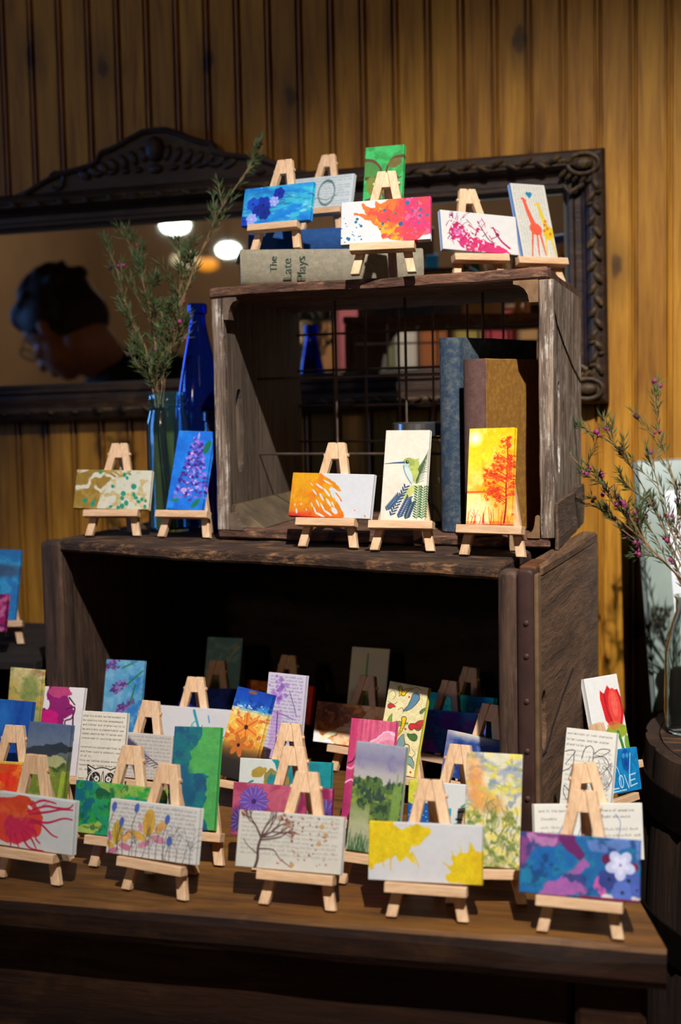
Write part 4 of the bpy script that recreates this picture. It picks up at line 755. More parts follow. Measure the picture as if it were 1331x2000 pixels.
ITEMS = [
('T1', -.475, 1.56, -.234, .258, .003, .001, ZC + .1825, .953, 'wide turquoise mini canvas with dark blue and lavender flowers, on top of the stacked books', E_ + 'holding the turquoise canvas with blue flowers'),
('T2', -.455, 1.695, -.2, .30, .0, .0, ZC + .2185, .9, 'wide printed-page mini canvas with a grey ring drawing, on the stacked books', E_ + 'holding the ring drawing behind the turquoise canvas'),
('T3', -.3175, 1.4524, .0328, .276, .0226, .003, Z3, 1, 'wide white mini canvas with orange and pink splash and teal dots, on the top crate', E_ + 'holding the orange and pink splash canvas with teal dots'),
('T4', -.356, 1.622, -.07, .26, .007, 0, ZC + .1825, 1, 'tall green mini canvas with brown calla lilies, highest canvas in the display', E_ + 'behind the orange and pink splash, holding the green calla lily canvas'),
('T5', -.2324, 1.6147, .6006, .289, -.063, .002, Z3, 1, 'wide white mini canvas with magenta splatters, left of the giraffes', E_ + 'holding the magenta splatter canvas'),
('T6', -.166, 1.690, .674, .32, -.007, 0, Z3, 1, 'tall printed-page mini canvas with an orange and a yellow giraffe under a blue heart', E_ + 'holding the giraffe canvas'),
('M1', -.6935, 1.542, .0437, .2963, -.0231, -.0019, Z2, 1, 'wide gold and white marbled mini canvas with teal dots', E_ + 'holding the gold marbled canvas with teal dots'),
('M2', -.5935, 1.531, -.147, .3097, -.0393, .0006, Z2, 1, 'tall bright blue mini canvas with a purple lilac bloom, just left of the upper crate', E_ + 'holding the blue lilac bloom canvas left of the upper crate'),
('M3', -.3838, 1.4369, -.1718, .2639, -.0189, .0021, Z2, 1, 'wide white mini canvas half covered by an orange splash, left of the hummingbird', E_ + 'holding the white canvas half covered in orange'),
('M4', -.2922, 1.4096, -.0876, .2694, -.0046, .0008, Z2, 1, 'tall cream mini canvas with a green hummingbird over blue and green fronds', E_ + 'holding the hummingbird canvas'),
('M5', -.188, 1.3701, -.2457, .174, .0196, -.002, Z2, 1, 'tall yellow and orange mini canvas with a red sunset tree, before the brown book', E_ + 'holding the yellow sunset tree canvas'),
('F1', -.6082, 1.1293, -.1512, .16, -.0161, .0034, Z0, 1, 'wide white mini canvas with red and orange streaks, front row at the left edge', E_ + 'in the front row holding the red streaked canvas'),
('F2', -.4743, 1.1196, -.2382, .2495, .0265, -.0027, Z0, 1, 'wide printed-page mini canvas with mustard and pink flowers and blue buds, front row', E_ + 'in the front row holding the mustard and pink flower canvas'),
('F3', -.3339, 1.1158, -.0536, .3082, .0068, -.0087, Z0, 1, 'wide printed-page mini canvas with a bare windblown brown tree, front row', E_ + 'in the front row holding the windblown tree canvas'),
('F4', -.2134, 1.1125, .0058, .2337, .0169, -.0015, Z0, 1, 'wide white mini canvas with two bright yellow splashes, front row', E_ + 'in the front row holding the yellow splash canvas'),
('F5', -.0798, 1.1042, -.0652, .2612, .0053, -.001, Z0, 1, 'wide blue and purple mini canvas with white and blue flowers, front right corner', E_ + 'at the front right corner holding the blue and purple flower canvas'),
('S1', -.6300, 1.198, -.115, .24, -.02, 0, Z0, 1, 'tall dark landscape mini canvas with grey-blue sky over olive fields', E_ + 'holding the dark landscape with olive fields'),
('S2', -.592, 1.2537, .0375, .251, -.0247, 0, Z0, 1, 'tall printed-page mini canvas with an ink owl head', E_ + 'holding the ink owl canvas'),
('S3', -.5316, 1.1748, -.1358, .2395, -.0049, -.0046, Z0, 1, 'wide green and teal marbled mini canvas in front of the owl', E_ + 'holding the wide green and teal marbled canvas below the owl'),
('S4', -.4723, 1.2067, -.0553, .3253, .0307, .0017, Z0, 1, 'tall mini canvas, dark teal on the left and bright green on the right', E_ + 'holding the tall dark teal and bright green canvas'),
('S5', -.3985, 1.2894, -.0404, .2625, .007, .0001, Z0, 1, 'wide white and teal mini canvas with gold patches, behind the magenta daisy canvas', E_ + 'holding the white and teal canvas with gold patches'),
('S6', -.3675, 1.1999, -.0097, .2575, -.0134, -.0075, Z0, 1, 'wide magenta mini canvas with purple daisies, behind the bare tree canvas', E_ + 'holding the magenta canvas with purple daisies'),
('S7', -.3073, 1.2675, -.2235, .3042, .0108, 0, Z0, 1, 'tall rose pink mini canvas with pale pink petals, behind the green hills landscape', E_ + 'holding the rose pink petal canvas'),
('S8', -.2778, 1.1766, -.169, .2291, -.0327, 0, Z0, 1, 'tall landscape mini canvas with lilac sky over green trees', E_ + 'holding the landscape with lilac sky and green trees'),
('S9', -.2114, 1.2357, -.1702, .2375, .0212, .0043, Z0, 1, 'wide white mini canvas with lime corner and blue patch, behind the yellow splashes', E_ + 'holding the canvas with lime corner and blue patch'),
('S10', -.1675, 1.1593, .1493, .25, -.0483, .0046, Z0, 1, 'tall pale watercolour mini canvas of orange and yellow foliage, right of the yellow splashes', E_ + 'holding the orange and yellow foliage watercolour'),
('B5', -.0734, 1.1937, .3489, .2466, -.0378, -.0039, Z0, 1, 'wide printed-page mini canvas with faint blue line drawing, behind the front right flower canvas', E_ + 'holding the printed page with blue line drawing'),
('B6', -.0888, 1.2636, -.2504, .284, -.0082, 0, Z0, 1, 'tall printed-page mini canvas with black ink iris drawing, right of the lower crate', E_ + 'holding the black ink iris drawing'),
('B7', -.0690, 1.525, .80, .26, 0, 0, Z0, 1, 'tall white mini canvas with a red tulip, beside the lower crate', E_ + 'holding the red tulip canvas'),
('B8', -.0640, 1.405, 1.0, .2151, -.10, 0, Z0, .9, 'bright blue mini canvas lettered LOVE in white, near the right table edge', E_ + 'holding the bright blue lettered canvas'),
('R1', -.6841, 1.520, .12, .26, -.04, 0, Z0, 1, 'tall sky blue mini canvas with three purple lilac sprigs inside the lower crate', E_ + 'inside the lower crate holding the sky blue lilac canvas'),
('R2', -.6955, 1.362, .0088, .33, -.0086, 0, Z0, 1, 'tall white mini canvas with a dark magenta blossom, before the left crate post', E_ + 'holding the dark magenta blossom canvas'),
('R3', -.5833, 1.4985, -.0402, .2516, -.0189, .0063, Z0, 1, 'wide white mini canvas with a teal splash, beside the beach scene canvas', E_ + 'holding the white canvas with teal splash'),
('R4', -.487, 1.378, -.30, .36, -.10, 0, Z0, 1, 'tall mini canvas with blue sea above a golden starfish shape and dark base', E_ + 'holding the blue and gold beach canvas'),
('R5', -.4575, 1.4747, -.1901, .2174, -.0195, 0, Z0, 1, 'tall printed-page mini canvas with a violet figure, at the mouth of the lower crate', E_ + 'holding the printed page with violet figure'),
('R6', -.3828, 1.5413, -.3482, .2736, .0274, -.0116, Z0, 1, 'wide brown and off-white abstract mini canvas inside the lower crate', E_ + 'inside the lower crate holding the brown abstract canvas'),
('R7', -.3112, 1.4368, -.2874, .2729, -.0673, 0, Z0, 1, 'tall cream mini canvas with green, red, yellow and blue paisley shapes', E_ + 'holding the paisley canvas'),
('R8', -.2781, 1.5289, -.4297, .2493, .0574, .0111, Z0, 1, 'wide dark navy and violet mini canvas behind the paisley canvas', E_ + 'inside the lower crate holding the navy and violet canvas'),
('R9', -.2135, 1.4147, -.4459, .2519, -.0318, .0025, Z0, 1, 'wide slate and navy mini canvas tilted toward the right post of the lower crate', E_ + 'holding the slate and navy canvas'),
('R10', -.2681, 1.612, -.4966, .2583, .0588, .0014, Z0, 1, 'wide deep turquoise mini canvas with a pale patch, at the back of the lower crate', E_ + 'at the back of the lower crate holding the deep turquoise canvas'),
('R11', -.3964, 1.6486, .0535, .3473, -.0488, 0, Z0, 1, 'tall beige mini canvas with a green pine tree, at the back of the lower crate', E_ + 'at the back of the lower crate holding the pine tree canvas'),
('R12', -.6128, 1.695, .0873, .3186, -.0318, 0, Z0, 1, 'tall dim grey-teal mini canvas, deepest in the lower crate', E_ + 'deep in the lower crate holding the grey-teal canvas'),
('R13', -.5945, 1.6038, -.1295, .2606, .0318, .0045, Z0, 1, 'wide midnight blue mini canvas in front of the grey-teal one inside the lower crate', E_ + 'inside the lower crate holding the midnight blue canvas'),
('R14', -.5131, 1.6524, -.2097, .2647, -.0156, -.0046, Z0, 1, 'wide rust orange mini canvas in shade at the back of the lower crate', E_ + 'in shade holding the rust orange canvas'),
('R15', -.5925, 1.3658, -.1938, .2431, .0235, -.0088, Z0, 1, 'wide printed-page mini canvas with a smudged dark eye, right of the owl', E_ + 'holding the printed page with the dark eye'),
('L1', -.803, 1.488, -.137, .185, -.013, 0, Z0, .95, 'tall tan and green mini canvas left of the lower crate', E_ + 'holding the tan and green canvas left of the lower crate'),
('L2', -.722, 1.288, -.06, .26, -.03, 0, Z0, 1, 'plain royal blue mini canvas at the left edge of the table display', E_ + 'holding the plain royal blue canvas'),
('L3', -.690, 1.232, -.028, .26, .006, 0, Z0, 1, 'wide red-orange mini canvas half hidden behind the dark landscape', E_ + 'holding the red-orange canvas'),
('L4', -.928, 1.662, .261, .318, -.0574, 0, ZC - .3348, 1, 'tall light blue mini canvas on the small dark crate at the far left', E_ + 'on the small dark crate holding the light blue canvas'),
('L5', -.925, 1.585, .0, .27, 0, 0, ZC - .3348, 1, 'wide magenta mini canvas on the small dark crate, cut by the left picture edge', E_ + 'on the small dark crate holding the magenta canvas'),
]
for (k, x, y, yaw, lean, roll, xo, z, s, lab, elab) in ITEMS:
    place(k, x, y, yaw, lean, roll, xo, z, lab, elab, s)
def bare(key, x, y, z, yaw, lean, roll, label):
    me = canvas_mesh(key); o = bpy.data.objects.new('canvas_painting', me); link(o)
    o.matrix_world = Matrix.Translation((x, y, z)) @ Matrix.Rotation(yaw, 4, 'Z') @ Matrix.Rotation(-lean, 4, 'X') @ Matrix.Rotation(-roll, 4, 'Y')
    return tag(o, label, 'painting', 'miniature paintings without easels')
bare('L6', -.7965, 1.53, Z0 + .001, .9, .10, 0, 'plain mustard yellow mini canvas between the small dark crate and the lower crate')
# ------------------------------------------------------------------ room
WALL_Y = 2.0
def build_room():
    bm = bmesh.new()
    # beadboard profile along x, extruded in z
    pts = []; x = GX0 - 60 * .05
    while x < 1.62:
        for dx, dy in ((.0, 0), (.0006, .0075), (.0038, .0075), (.0046, -.0004), (.0065, -.0014), (.0084, -.0004), (.0092, .0075), (.0124, .0075), (.0130, 0)):
            pts.append((x + dx, WALL_Y + dy))
        x += .05
    a = [bm.verts.new((px, py, 0)) for px, py in pts]; b = [bm.verts.new((px, py, 3.4)) for px, py in pts]
    for i in range(len(pts) - 1): bm.faces.new((a[i], a[i + 1], b[i + 1], b[i]))
    tag(mk('wall_back', bm, wall_mat()), 'amber varnished beadboard wall behind the display', None, None, 'structure')
    flr = wood('dark_plank_floor', (52, 34, 22), (96, 66, 42), 'y', 4, 8, .5, .3)
    pl = plain('brown_plaster', (140, 116, 92), .9, var=.8, scale=3); cl = plain('dim_timber_ceiling', (112, 84, 58), .9, var=.7, scale=4)
    X0, X1, Y0 = -5.2, 1.6, -7.5
    for nm, c, m, lab in (('floor', (X0, X1, Y0, WALL_Y + .02, -.05, 0), flr, 'dark plank floor'), ('ceiling', (X0, X1, Y0, WALL_Y + .02, 3.4, 3.45), cl, 'dim timber ceiling'),
                     ('wall_left', (X0 - .05, X0, Y0, WALL_Y + .02, 0, 3.4), pl, 'brown side wall'), ('wall_right', (X1, X1 + .05, Y0, WALL_Y + .02, 0, 3.4), pl, 'brown side wall'), ('wall_front', (X0, X1, Y0 - .05, Y0, 0, 3.4), pl, 'brown wall behind the camera')):
        bm = bmesh.new(); box(bm, *c); tag(mk(nm, bm, m), lab, None, None, 'structure')
build_room()

# ------------------------------------------------------------------ table
def build_table():
    t = empty('display_table', (-.85, 1.5, 0), 0, 'old brown wooden table carrying the crates and the front rows of easels', 'table')
    off = Vector((-.85, 1.5, 0))
    def P(x, y, z): return Vector((x, y, z)) - off
    # top slab as strips between front and back with a chipped front edge
    bm = bmesh.new(); R = random.Random(3)
    nx = 60; xs = [-1.75 + (1.742) * i / nx for i in range(nx + 1)]
    def fy(x): return 1.088 + mnoise.noise(Vector((x * 9, 0, 0))) * .002
    secs = []
    for x in xs:
        f = fy(x); chip = 0
        if -.16 < x < -.03: chip = .006 * math.sin((x + .16) / .13 * PI)
        q = x; tt = (x + .008); 
        sl = max(0, 1 + (x + .25) / .25) if x > -.25 else 0   # right edge slants slightly
        xb = x - sl * .105; yb = 1.965
        prof = [(x, f + .012, ZT - .036), (x, f + .003, ZT - .034), (x, f - .001, ZT - .026), (x, f - .001 + chip * .4, ZT - .010 - chip), (x, f + .0015 + chip, ZT - .003 - chip * .3), (x, f + .006 + chip, ZT), (x + (xb - x) * .30, f + (yb - f) * .30, ZT), (x + (xb - x) * .65, f + (yb - f) * .65, ZT), (xb, yb, ZT), (xb, yb, ZT - .036)]
        secs.append([bm.verts.new(P(*p)) for p in prof])
    for a, b in zip(secs, secs[1:]):
        n = len(a)
        for i in range(n): bm.faces.new((a[i], b[i], b[(i + 1) % n], a[(i + 1) % n]))
    bm.faces.new(secs[0]); bm.faces.new(secs[-1][::-1])
    bmesh.ops.recalc_face_normals(bm, faces=bm.faces)
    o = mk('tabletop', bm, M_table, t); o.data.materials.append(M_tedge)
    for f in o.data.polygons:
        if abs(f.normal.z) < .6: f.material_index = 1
    def pb(name, x0, x1, y0, y1, z0, z1, m=M_tedge, parent=t, bev=.003):
        bm = bmesh.new(); box(bm, x0 + .85, x1 + .85, y0 - 1.5, y1 - 1.5, z0, z1, bev=bev); return mk(name, bm, m, parent)
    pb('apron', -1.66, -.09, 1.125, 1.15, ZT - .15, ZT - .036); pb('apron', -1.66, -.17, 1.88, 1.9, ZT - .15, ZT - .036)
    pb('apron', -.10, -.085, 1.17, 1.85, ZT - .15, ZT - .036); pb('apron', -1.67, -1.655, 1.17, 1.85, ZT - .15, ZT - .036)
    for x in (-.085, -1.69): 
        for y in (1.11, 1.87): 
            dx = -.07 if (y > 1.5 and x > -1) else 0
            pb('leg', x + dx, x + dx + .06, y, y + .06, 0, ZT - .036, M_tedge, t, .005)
build_table()

# ------------------------------------------------------------------ crates
class Skew:
    def __init__(s, FL, FR, back):
        s.o = Vector((FL[0], FL[1], 0)); e = Vector((FR[0] - FL[0], FR[1] - FL[1], 0)); s.W = e.length; s.eu = e.normalized()
        v = Vector((back[0], back[1], 0)); s.D = v.length; s.ev = v.normalized(); s.parent_loc = s.o.copy()
    def p(s, u, v, z): return s.eu * u + s.ev * v + Vector((0, 0, z))       # relative to the crate's empty
    def hex(s, bm, u0, u1, v0, v1, z0, z1, **k):
        hexa(bm, [s.p(u0, v0, z0), s.p(u1, v0, z0), s.p(u1, v1, z0), s.p(u0, v1, z0), s.p(u0, v0, z1), s.p(u1, v0, z1), s.p(u1, v1, z1), s.p(u0, v1, z1)], **k)
    def holed(s, bm, u0, u1, v0, v1, z0, z1, hv, hz, hw, hh, cut=None):
        """end panel with a rounded hand hole"""
        N = 48; ang = [2 * PI * i / N for i in range(N)] + [math.atan2(b - hz, a - hv) % (2 * PI) for a in (v0, v1) for b in (z0, z1)]
        ang = sorted(ang); I = []; O = []
        for t in ang:
            c, n = math.cos(t), math.sin(t)
            r = 1 / ((abs(c) / hw) ** 3 + (abs(n) / hh) ** 3) ** (1 / 3)
            I.append((hv + r * c, hz + r * n))
            k = min([((v1 if c > 0 else v0) - hv) / c if abs(c) > 1e-9 else 1e9, ((z1 if n > 0 else z0) - hz) / n if abs(n) > 1e-9 else 1e9]); O.append((hv + k * c, hz + k * n))
        L = [[bm.verts.new(s.p(u, a, b)) for a, b in ring] for u in (u0, u1) for ring in (I, O)]; n = len(ang)
        for i in range(n):
            j = (i + 1) % n
            bm.faces.new((L[0][i], L[0][j], L[1][j], L[1][i])); bm.faces.new((L[2][i], L[3][i], L[3][j], L[2][j]))
            bm.faces.new((L[0][i], L[2][i], L[2][j], L[0][j])); bm.faces.new((L[1][i], L[1][j], L[3][j], L[3][i]))
def upper_crate():
    K = Skew((-.545, 1.52), (-.133, 1.44), (.008, .31)); W, D = K.W, K.D; H = .3049
    t = empty('wooden_crate', (K.o.x, K.o.y, ZL), 0, 'upper weathered grey wooden crate on its side with a wire-grid back', 'crate')
    bm = bmesh.new(); K.hex(bm, -.002, W - .001, -.002, D, H - .0125, H - .0001, bev=.002, cuts=.02, rough=.0011, seed=3); mk('top_board', bm, M_crx, t, True)
    bm = bmesh.new(); K.hex(bm, 0, W - .001, 0, D, .002, .013, bev=.002, cuts=.03, rough=.0008, seed=8); mk('bottom_board', bm, M_crx, t, True)
    hz = H * .5 - .02
    bm = bmesh.new(); K.holed(bm, .0005, .0150, .010, D - .002, .013, H - .0125, .050, hz, .013, .052); mk('end_panel', bm, M_crin, t)
    bm = bmesh.new(); K.holed(bm, W - .0115, W + .0035, .010, D - .002, .013, H - .0125, .050, hz, .013, .052); mk('end_panel', bm, M_crz, t)
    bm = bmesh.new(); K.hex(bm, 0, .0165, -.001, .011, .012, H - .012, bev=.0015, cuts=.02, rough=.0008, seed=2); mk('front_stile', bm, M_crz, t, True)
    bm = bmesh.new(); K.hex(bm, W - .0125, W + .004, -.001, .011, .012, H - .012, bev=.0015, cuts=.02, rough=.0010, seed=5); mk('front_stile', bm, M_crz, t, True)
    # corner gussets, cut as curved brackets
    g = plain('worn_orange_gusset', (150, 112, 74), .8, var=.5, scale=90); g2 = plain('worn_grey_gusset', (120, 98, 80), .85, var=.5, scale=90)
    for (su, sz, m, w, h) in ((1, 1, g, .028, .024), (-1, 1, g2, .018, .026), (1, -1, g, .014, .024), (-1, -1, g2, .02, .02)):
        cu = W - .0125 if su > 0 else .0165; cz = H - .0125 if sz > 0 else .013
        ol = [(0, 0), (w, 0), (w, h * .16)] + [(w - (w * .62) * math.sin(a), h * .16 + (h * .84) * (1 - math.cos(a)) * .9) for a in (.4, .8, 1.2, 1.5)] + [(w * .36, h), (0, h)]
        b = bmesh.new(); n = len(ol)
        A = [b.verts.new(K.p(cu - su * x, -.0012, cz - sz * z)) for x, z in ol]; B = [b.verts.new(K.p(cu - su * x, .018, cz - sz * z)) for x, z in ol]
        b.faces.new(A); b.faces.new(B[::-1])
        for i in range(n): b.faces.new((A[i], B[i], B[(i + 1) % n], A[(i + 1) % n]))
        mk('corner_gusset', b, m, t)
    bm = bmesh.new(); z0 = .0135
    hexa(bm, [K.p(.0155, .012, z0), K.p(.058, .02, z0), K.p(.058, D - .02, z0), K.p(.0155, D - .02, z0), K.p(.0155, .012, z0 + .029), K.p(.0185, .02, z0 + .029), K.p(.0185, D - .02, z0 + .029), K.p(.0155, D - .02, z0 + .029)], bev=.001)
    mk('corner_brace', bm, plain('rusty_galvanised_plate', (110, 90, 64), .7, .1, var=.35, scale=40), t)
    bm = bmesh.new(); K.hex(bm, W + .0036, W + .0075, 0, D - .002, 0, .052, bev=.0015, cuts=.03, rough=.0012, seed=9); mk('base_batten', bm, M_cry, t, True)
    bm = bmesh.new(); q = [(.010, H - .045), (.03, H - .058), (.10, H - .078), (.19, H - .100), (.30, H - .120)]
    tube(bm, [K.p(W + .0036, a, b) for a, b in q], .0011, 6); mk('crack_line', bm, plain('black_crack', (14, 10, 8), .9), t)
    # wire dividers
    def wires(v, vs, hs, r):
        bm = bmesh.new()
        for u in vs: tube(bm, [K.p(u, v, .013), K.p(u, v, H - .013)], r, 8)
        for z in hs: tube(bm, [K.p(.015, v - r * 2, z), K.p(W - .012, v - r * 2, z)], r, 8)
        return bm
    mk('wire_grid', wires(.125, (.127, .222, .322), (.1000, .1965), .0017), M_wire, t, True)
    mk('wire_grid', wires(D - .012, (.07, .12, .17, .22, .27, .32, .37), (.06, .11, .16, .21, .26), .0016), M_wire, t, True)
    return K
KU = upper_crate()
def lower_crate():
    K = Skew((-.775, 1.50), (-.132, 1.285), (.038, .36)); W, D = K.W, K.D; H = ZL - ZT
    t = empty('wooden_crate', (K.o.x, K.o.y, ZT), 0, 'large dark brown wooden crate lying open-front on the table', 'crate')
    bm = bmesh.new(); K.hex(bm, .034, W - .043, .002, D, H - .0135, H - .0001, bev=.003, cuts=.025, rough=.0010, seed=3); mk('top_board', bm, M_dkx, t, True)
    bm = bmesh.new(); K.hex(bm, .02, W - .02, .0, D, .0005, .0006 + .0002); bm.free()
    bm = bmesh.new(); K.hex(bm, .02, W - .02, D - .014, D - .002, .001, H - .014, bev=.001); mk('back_board', bm, M_dkin, t)
    bm = bmesh.new(); K.hex(bm, .0, .036, 0, .034, .0008, H, bev=.009, seg=3, rough=.0006, seed=1); mk('corner_post', bm, M_dkz, t, True)
    bm = bmesh.new(); K.hex(bm, .012, .032, .030, D, .0008, H - .0002, bev=.003); mk('end_panel', bm, M_dkz, t)
    bm = bmesh.new(); K.hex(bm, W - .0445, W - .0225, -.001, .034, .0008, H - .004, bev=.008, seg=3, rough=.0004, seed=4); mk('corner_post', bm, M_dkz, t, True)
    bm = bmesh.new(); K.hex(bm, W - .0225, W - .004, -.0035, .036, .0008, H - .001, bev=.006, seg=3); st = mk('metal_strap', bm, M_strap, t, True)
    bm = bmesh.new(); K.hex(bm, W - .023, W - .0045, .012, .070, H - .006, H + .0006, bev=.002); mk('strap_end', bm, M_rust, t)
    for z in (.062, .110, .160, .205, .238):
        bm = bmesh.new(); ball(bm, K.p(W - .0115, -.0036, z), (.0030, .0018, .0030)); mk('rivet', bm, M_strap, st, True)
    bm = bmesh.new(); K.hex(bm, W - .0045, W + .0005, .001, .016, .0008, H - .006, bev=.0022, seg=2); mk('edge_bead', bm, plain('tan_edge_wood', (124, 94, 62), .8, var=.5), t, True)
    bm = bmesh.new(); K.holed(bm, W - .024, W - .001, .016, D, .0008, H - .012, .030, .135, .0125, .030); mk('end_panel', bm, M_dky, t)
    bm = bmesh.new(); K.hex(bm, W - .023, W - .0015, .03, D, H - .013, H, bev=.003, rough=.0008, seed=6); mk('top_rail', bm, M_dky, t, True)
    bm = bmesh.new(); q = [(.016, .102), (.040, .101), (.07, .117), (.13, .139), (.19, .156)]
    tube(bm, [K.p(W - .0012, a, b) for a, b in q], .0013, 6); mk('crack_line', bm, bpy.data.materials['black_crack'], t)
    return K
KL = lower_crate()
def left_crate():
    H = (ZC - .335) - ZT
    t = empty('wooden_crate', (-1.01, 1.56, ZT), 0, 'small dark wooden crate at the far left of the table, almost black in shade', 'crate')
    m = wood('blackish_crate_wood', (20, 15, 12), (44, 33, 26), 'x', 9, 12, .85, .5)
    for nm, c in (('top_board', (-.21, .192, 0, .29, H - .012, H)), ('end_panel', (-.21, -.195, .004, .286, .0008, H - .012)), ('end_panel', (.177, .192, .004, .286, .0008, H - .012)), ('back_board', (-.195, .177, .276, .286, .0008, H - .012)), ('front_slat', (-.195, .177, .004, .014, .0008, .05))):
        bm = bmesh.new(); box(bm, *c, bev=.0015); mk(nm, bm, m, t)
left_crate()

# ------------------------------------------------------------------ books
def cloth(name, col, worn):
    n = NT(name); v = n.coord(); a = n.noise(v, 130, 6, .7); b = n.noise(v, 900, 2, .5); c = srgb(col)
    f = n.ramp(a, [(.45, G(0)), (.78, G(1))]); n.l(n.mix(f, n.mix(n.ramp(b, [(.3, G(0)), (.7, G(1))]), tuple(x * .7 for x in c[:3]) + (1,), c), srgb(worn)), n.b.inputs['Base Color']); n.b.inputs['Roughness'].default_value = .85; n.bump(b, .3, .0006); return n.m
M_page = plain('aged_page_block', (196, 176, 138), .9, var=.75, scale=120)
def book(label, loc, rz, w, h, d, mat, standing=True, txt=None, spine_mat=None):
    """local frame: spine on -y side facing -y, width w = thickness (x), depth d (y), height h (z)"""
    t = empty('old_book', loc, rz, label, 'book')
    M = Matrix.Identity(4) if standing else Matrix.Rotation(PI / 2, 4, 'Y')
    def put(nm, bm, m, sm=False):
        bmesh.ops.transform(bm, matrix=M, verts=bm.verts); return mk(nm, bm, m, t, sm)
    c = .003
    bm = bmesh.new(); box(bm, 0, c, .004, d, 0, h, bev=.0008, cuts=.02, rough=.0004, seed=w); put('cover', bm, mat, True)
    bm = bmesh.new(); box(bm, w - c, w, .004, d, 0, h, bev=.0008, cuts=.02, rough=.0004, seed=h); put('cover', bm, mat, True)
    bm = bmesh.new(); N = 10; ol = []
    for i in range(N + 1):
        a = PI * i / N; ol.append((w / 2 - w / 2 * math.cos(a) * 1.0, .006 - .009 * math.sin(a)))
    A = [bm.verts.new((x, y, 0)) for x, y in ol]; B = [bm.verts.new((x, y, h)) for x, y in ol]
    C = [bm.verts.new((w / 2 + (x - w / 2) * .86, y + .0022, 0)) for x, y in ol]; E = [bm.verts.new((w / 2 + (x - w / 2) * .86, y + .0022, h)) for x, y in ol]
    for i in range(N): bm.faces.new((A[i], A[i + 1], B[i + 1], B[i])); bm.faces.new((C[i], E[i], E[i + 1], C[i + 1])); bm.faces.new((B[i], B[i + 1], E[i + 1], E[i])); bm.faces.new((A[i], C[i], C[i + 1], A[i + 1]))
    bm.faces.new((A[0], B[0], E[0], C[0])); bm.faces.new((A[N], C[N], E[N], B[N]))
    sp = put('spine', bm, spine_mat or mat, True)
    bm = bmesh.new(); box(bm, c + .0002, w - c - .0002, .004, d - .004, .004, h - .004); put('page_block', bm, M_page)
    return t, sp, M
M_bk_blue = cloth('worn_blue_cloth', (46, 66, 88), (108, 112, 104)); M_bk_brown = cloth('worn_brown_cloth', (152, 104, 34), (186, 132, 50)); M_bk_brownsp = cloth('worn_shaded_spine', (98, 66, 60), (112, 84, 70))  # brown book: spine turned from the light, its shade painted as a darker cloth
M_bk_grey = cloth('grey_green_cloth', (140, 132, 112), (160, 148, 124)); M_bk_nvy = cloth('navy_cloth', (14, 66, 126), (22, 80, 140))
zf = ZL + .0140
def spine_corner(C, dirv, w):   # C: corner between spine and right cover; dirv: cover direction (unit)
    ang = math.atan2(dirv[1], dirv[0]) - PI / 2
    ex = Vector((math.cos(ang), math.sin(ang), 0)); return Vector((C[0], C[1], 0)) - ex * w, ang
o, a = spine_corner((-.206, 1.452), Vector((.42, .908)).normalized(), .030)
book('thick brown cloth book standing upright in the upper crate, right of the blue one', (o.x, o.y, zf), a, .030, .196, .150, M_bk_brown, True, None, M_bk_brownsp)
o, a = spine_corner((-.243, 1.496), Vector((.46, .888)).normalized(), .028)
book('tall faded blue cloth book standing upright in the upper crate', (o.x, o.y, zf), a, .028, .222, .165, M_bk_blue)
# lying books: spine facing the viewer; local z (height) runs along world x
def lying(label, x0, y0, z0, length, thick, depth, mat, rz=0):
    t = empty('old_book', (x0, y0, z0), rz, label, 'book'); c = .003
    for q in ((0, c), (thick - c, thick)):
        bm = bmesh.new(); box(bm, 0, length, .004, depth, q[0], q[1], bev=.0008, cuts=.02, rough=.0003, seed=q[1]); mk('cover', bm, mat, t, True)
    bm = bmesh.new(); N = 8; ol = [(.006 - .008 * math.sin(PI * i / N), thick / 2 - thick / 2 * math.cos(PI * i / N)) for i in range(N + 1)]
    A = [bm.verts.new((0, y, z)) for y, z in ol]; B = [bm.verts.new((length, y, z)) for y, z in ol]; C = [bm.verts.new((0, y + .0025, thick / 2 + (z - thick / 2) * .86)) for y, z in ol]; E = [bm.verts.new((length, y + .0025, thick / 2 + (z - thick / 2) * .86)) for y, z in ol]
    for i in range(N): bm.faces.new((A[i], B[i], B[i + 1], A[i + 1])); bm.faces.new((C[i], C[i + 1], E[i + 1], E[i])); bm.faces.new((A[i], A[i + 1], C[i + 1], C[i])); bm.faces.new((B[i], E[i], E[i + 1], B[i + 1]))
    bm.faces.new((A[0], C[0], E[0], B[0])); bm.faces.new((A[N], B[N], E[N], C[N]))
    sp = mk('spine', bm, mat, t, True)
    bm = bmesh.new(); box(bm, .004, length - .004, .004, depth - .004, c + .0002, thick - c - .0002); mk('page_block', bm, M_page, t)
    return t
tb = lying('grey-green cloth book with green spine lettering lying flat on the top crate', -.507, 1.520, ZU + .0006, .222, .0440, .150, M_bk_grey, .36)
lying('navy blue cloth book lying flat on the grey-green book', -.535, 1.640, ZC + .1826, .200, .0355, .115, M_bk_nvy, .02)
def lettering(txt, size, M, mat, parent, name='lettering'):
    cu = bpy.data.curves.new('t', 'FONT'); cu.body = txt; cu.size = size; cu.extrude = .0002; cu.align_x = 'CENTER'; cu.align_y = 'CENTER'
    o = bpy.data.objects.new('t', cu); me = bpy.data.meshes.new_from_object(o); bpy.data.objects.remove(o)
    me.transform(M); me.materials.append(mat); o = bpy.data.objects.new(name, me); return link(o, parent)
M_ltr = plain('dark_green_lettering', (52, 74, 56), .7); M_silver = plain('silver_lettering', (170, 190, 205), .5)
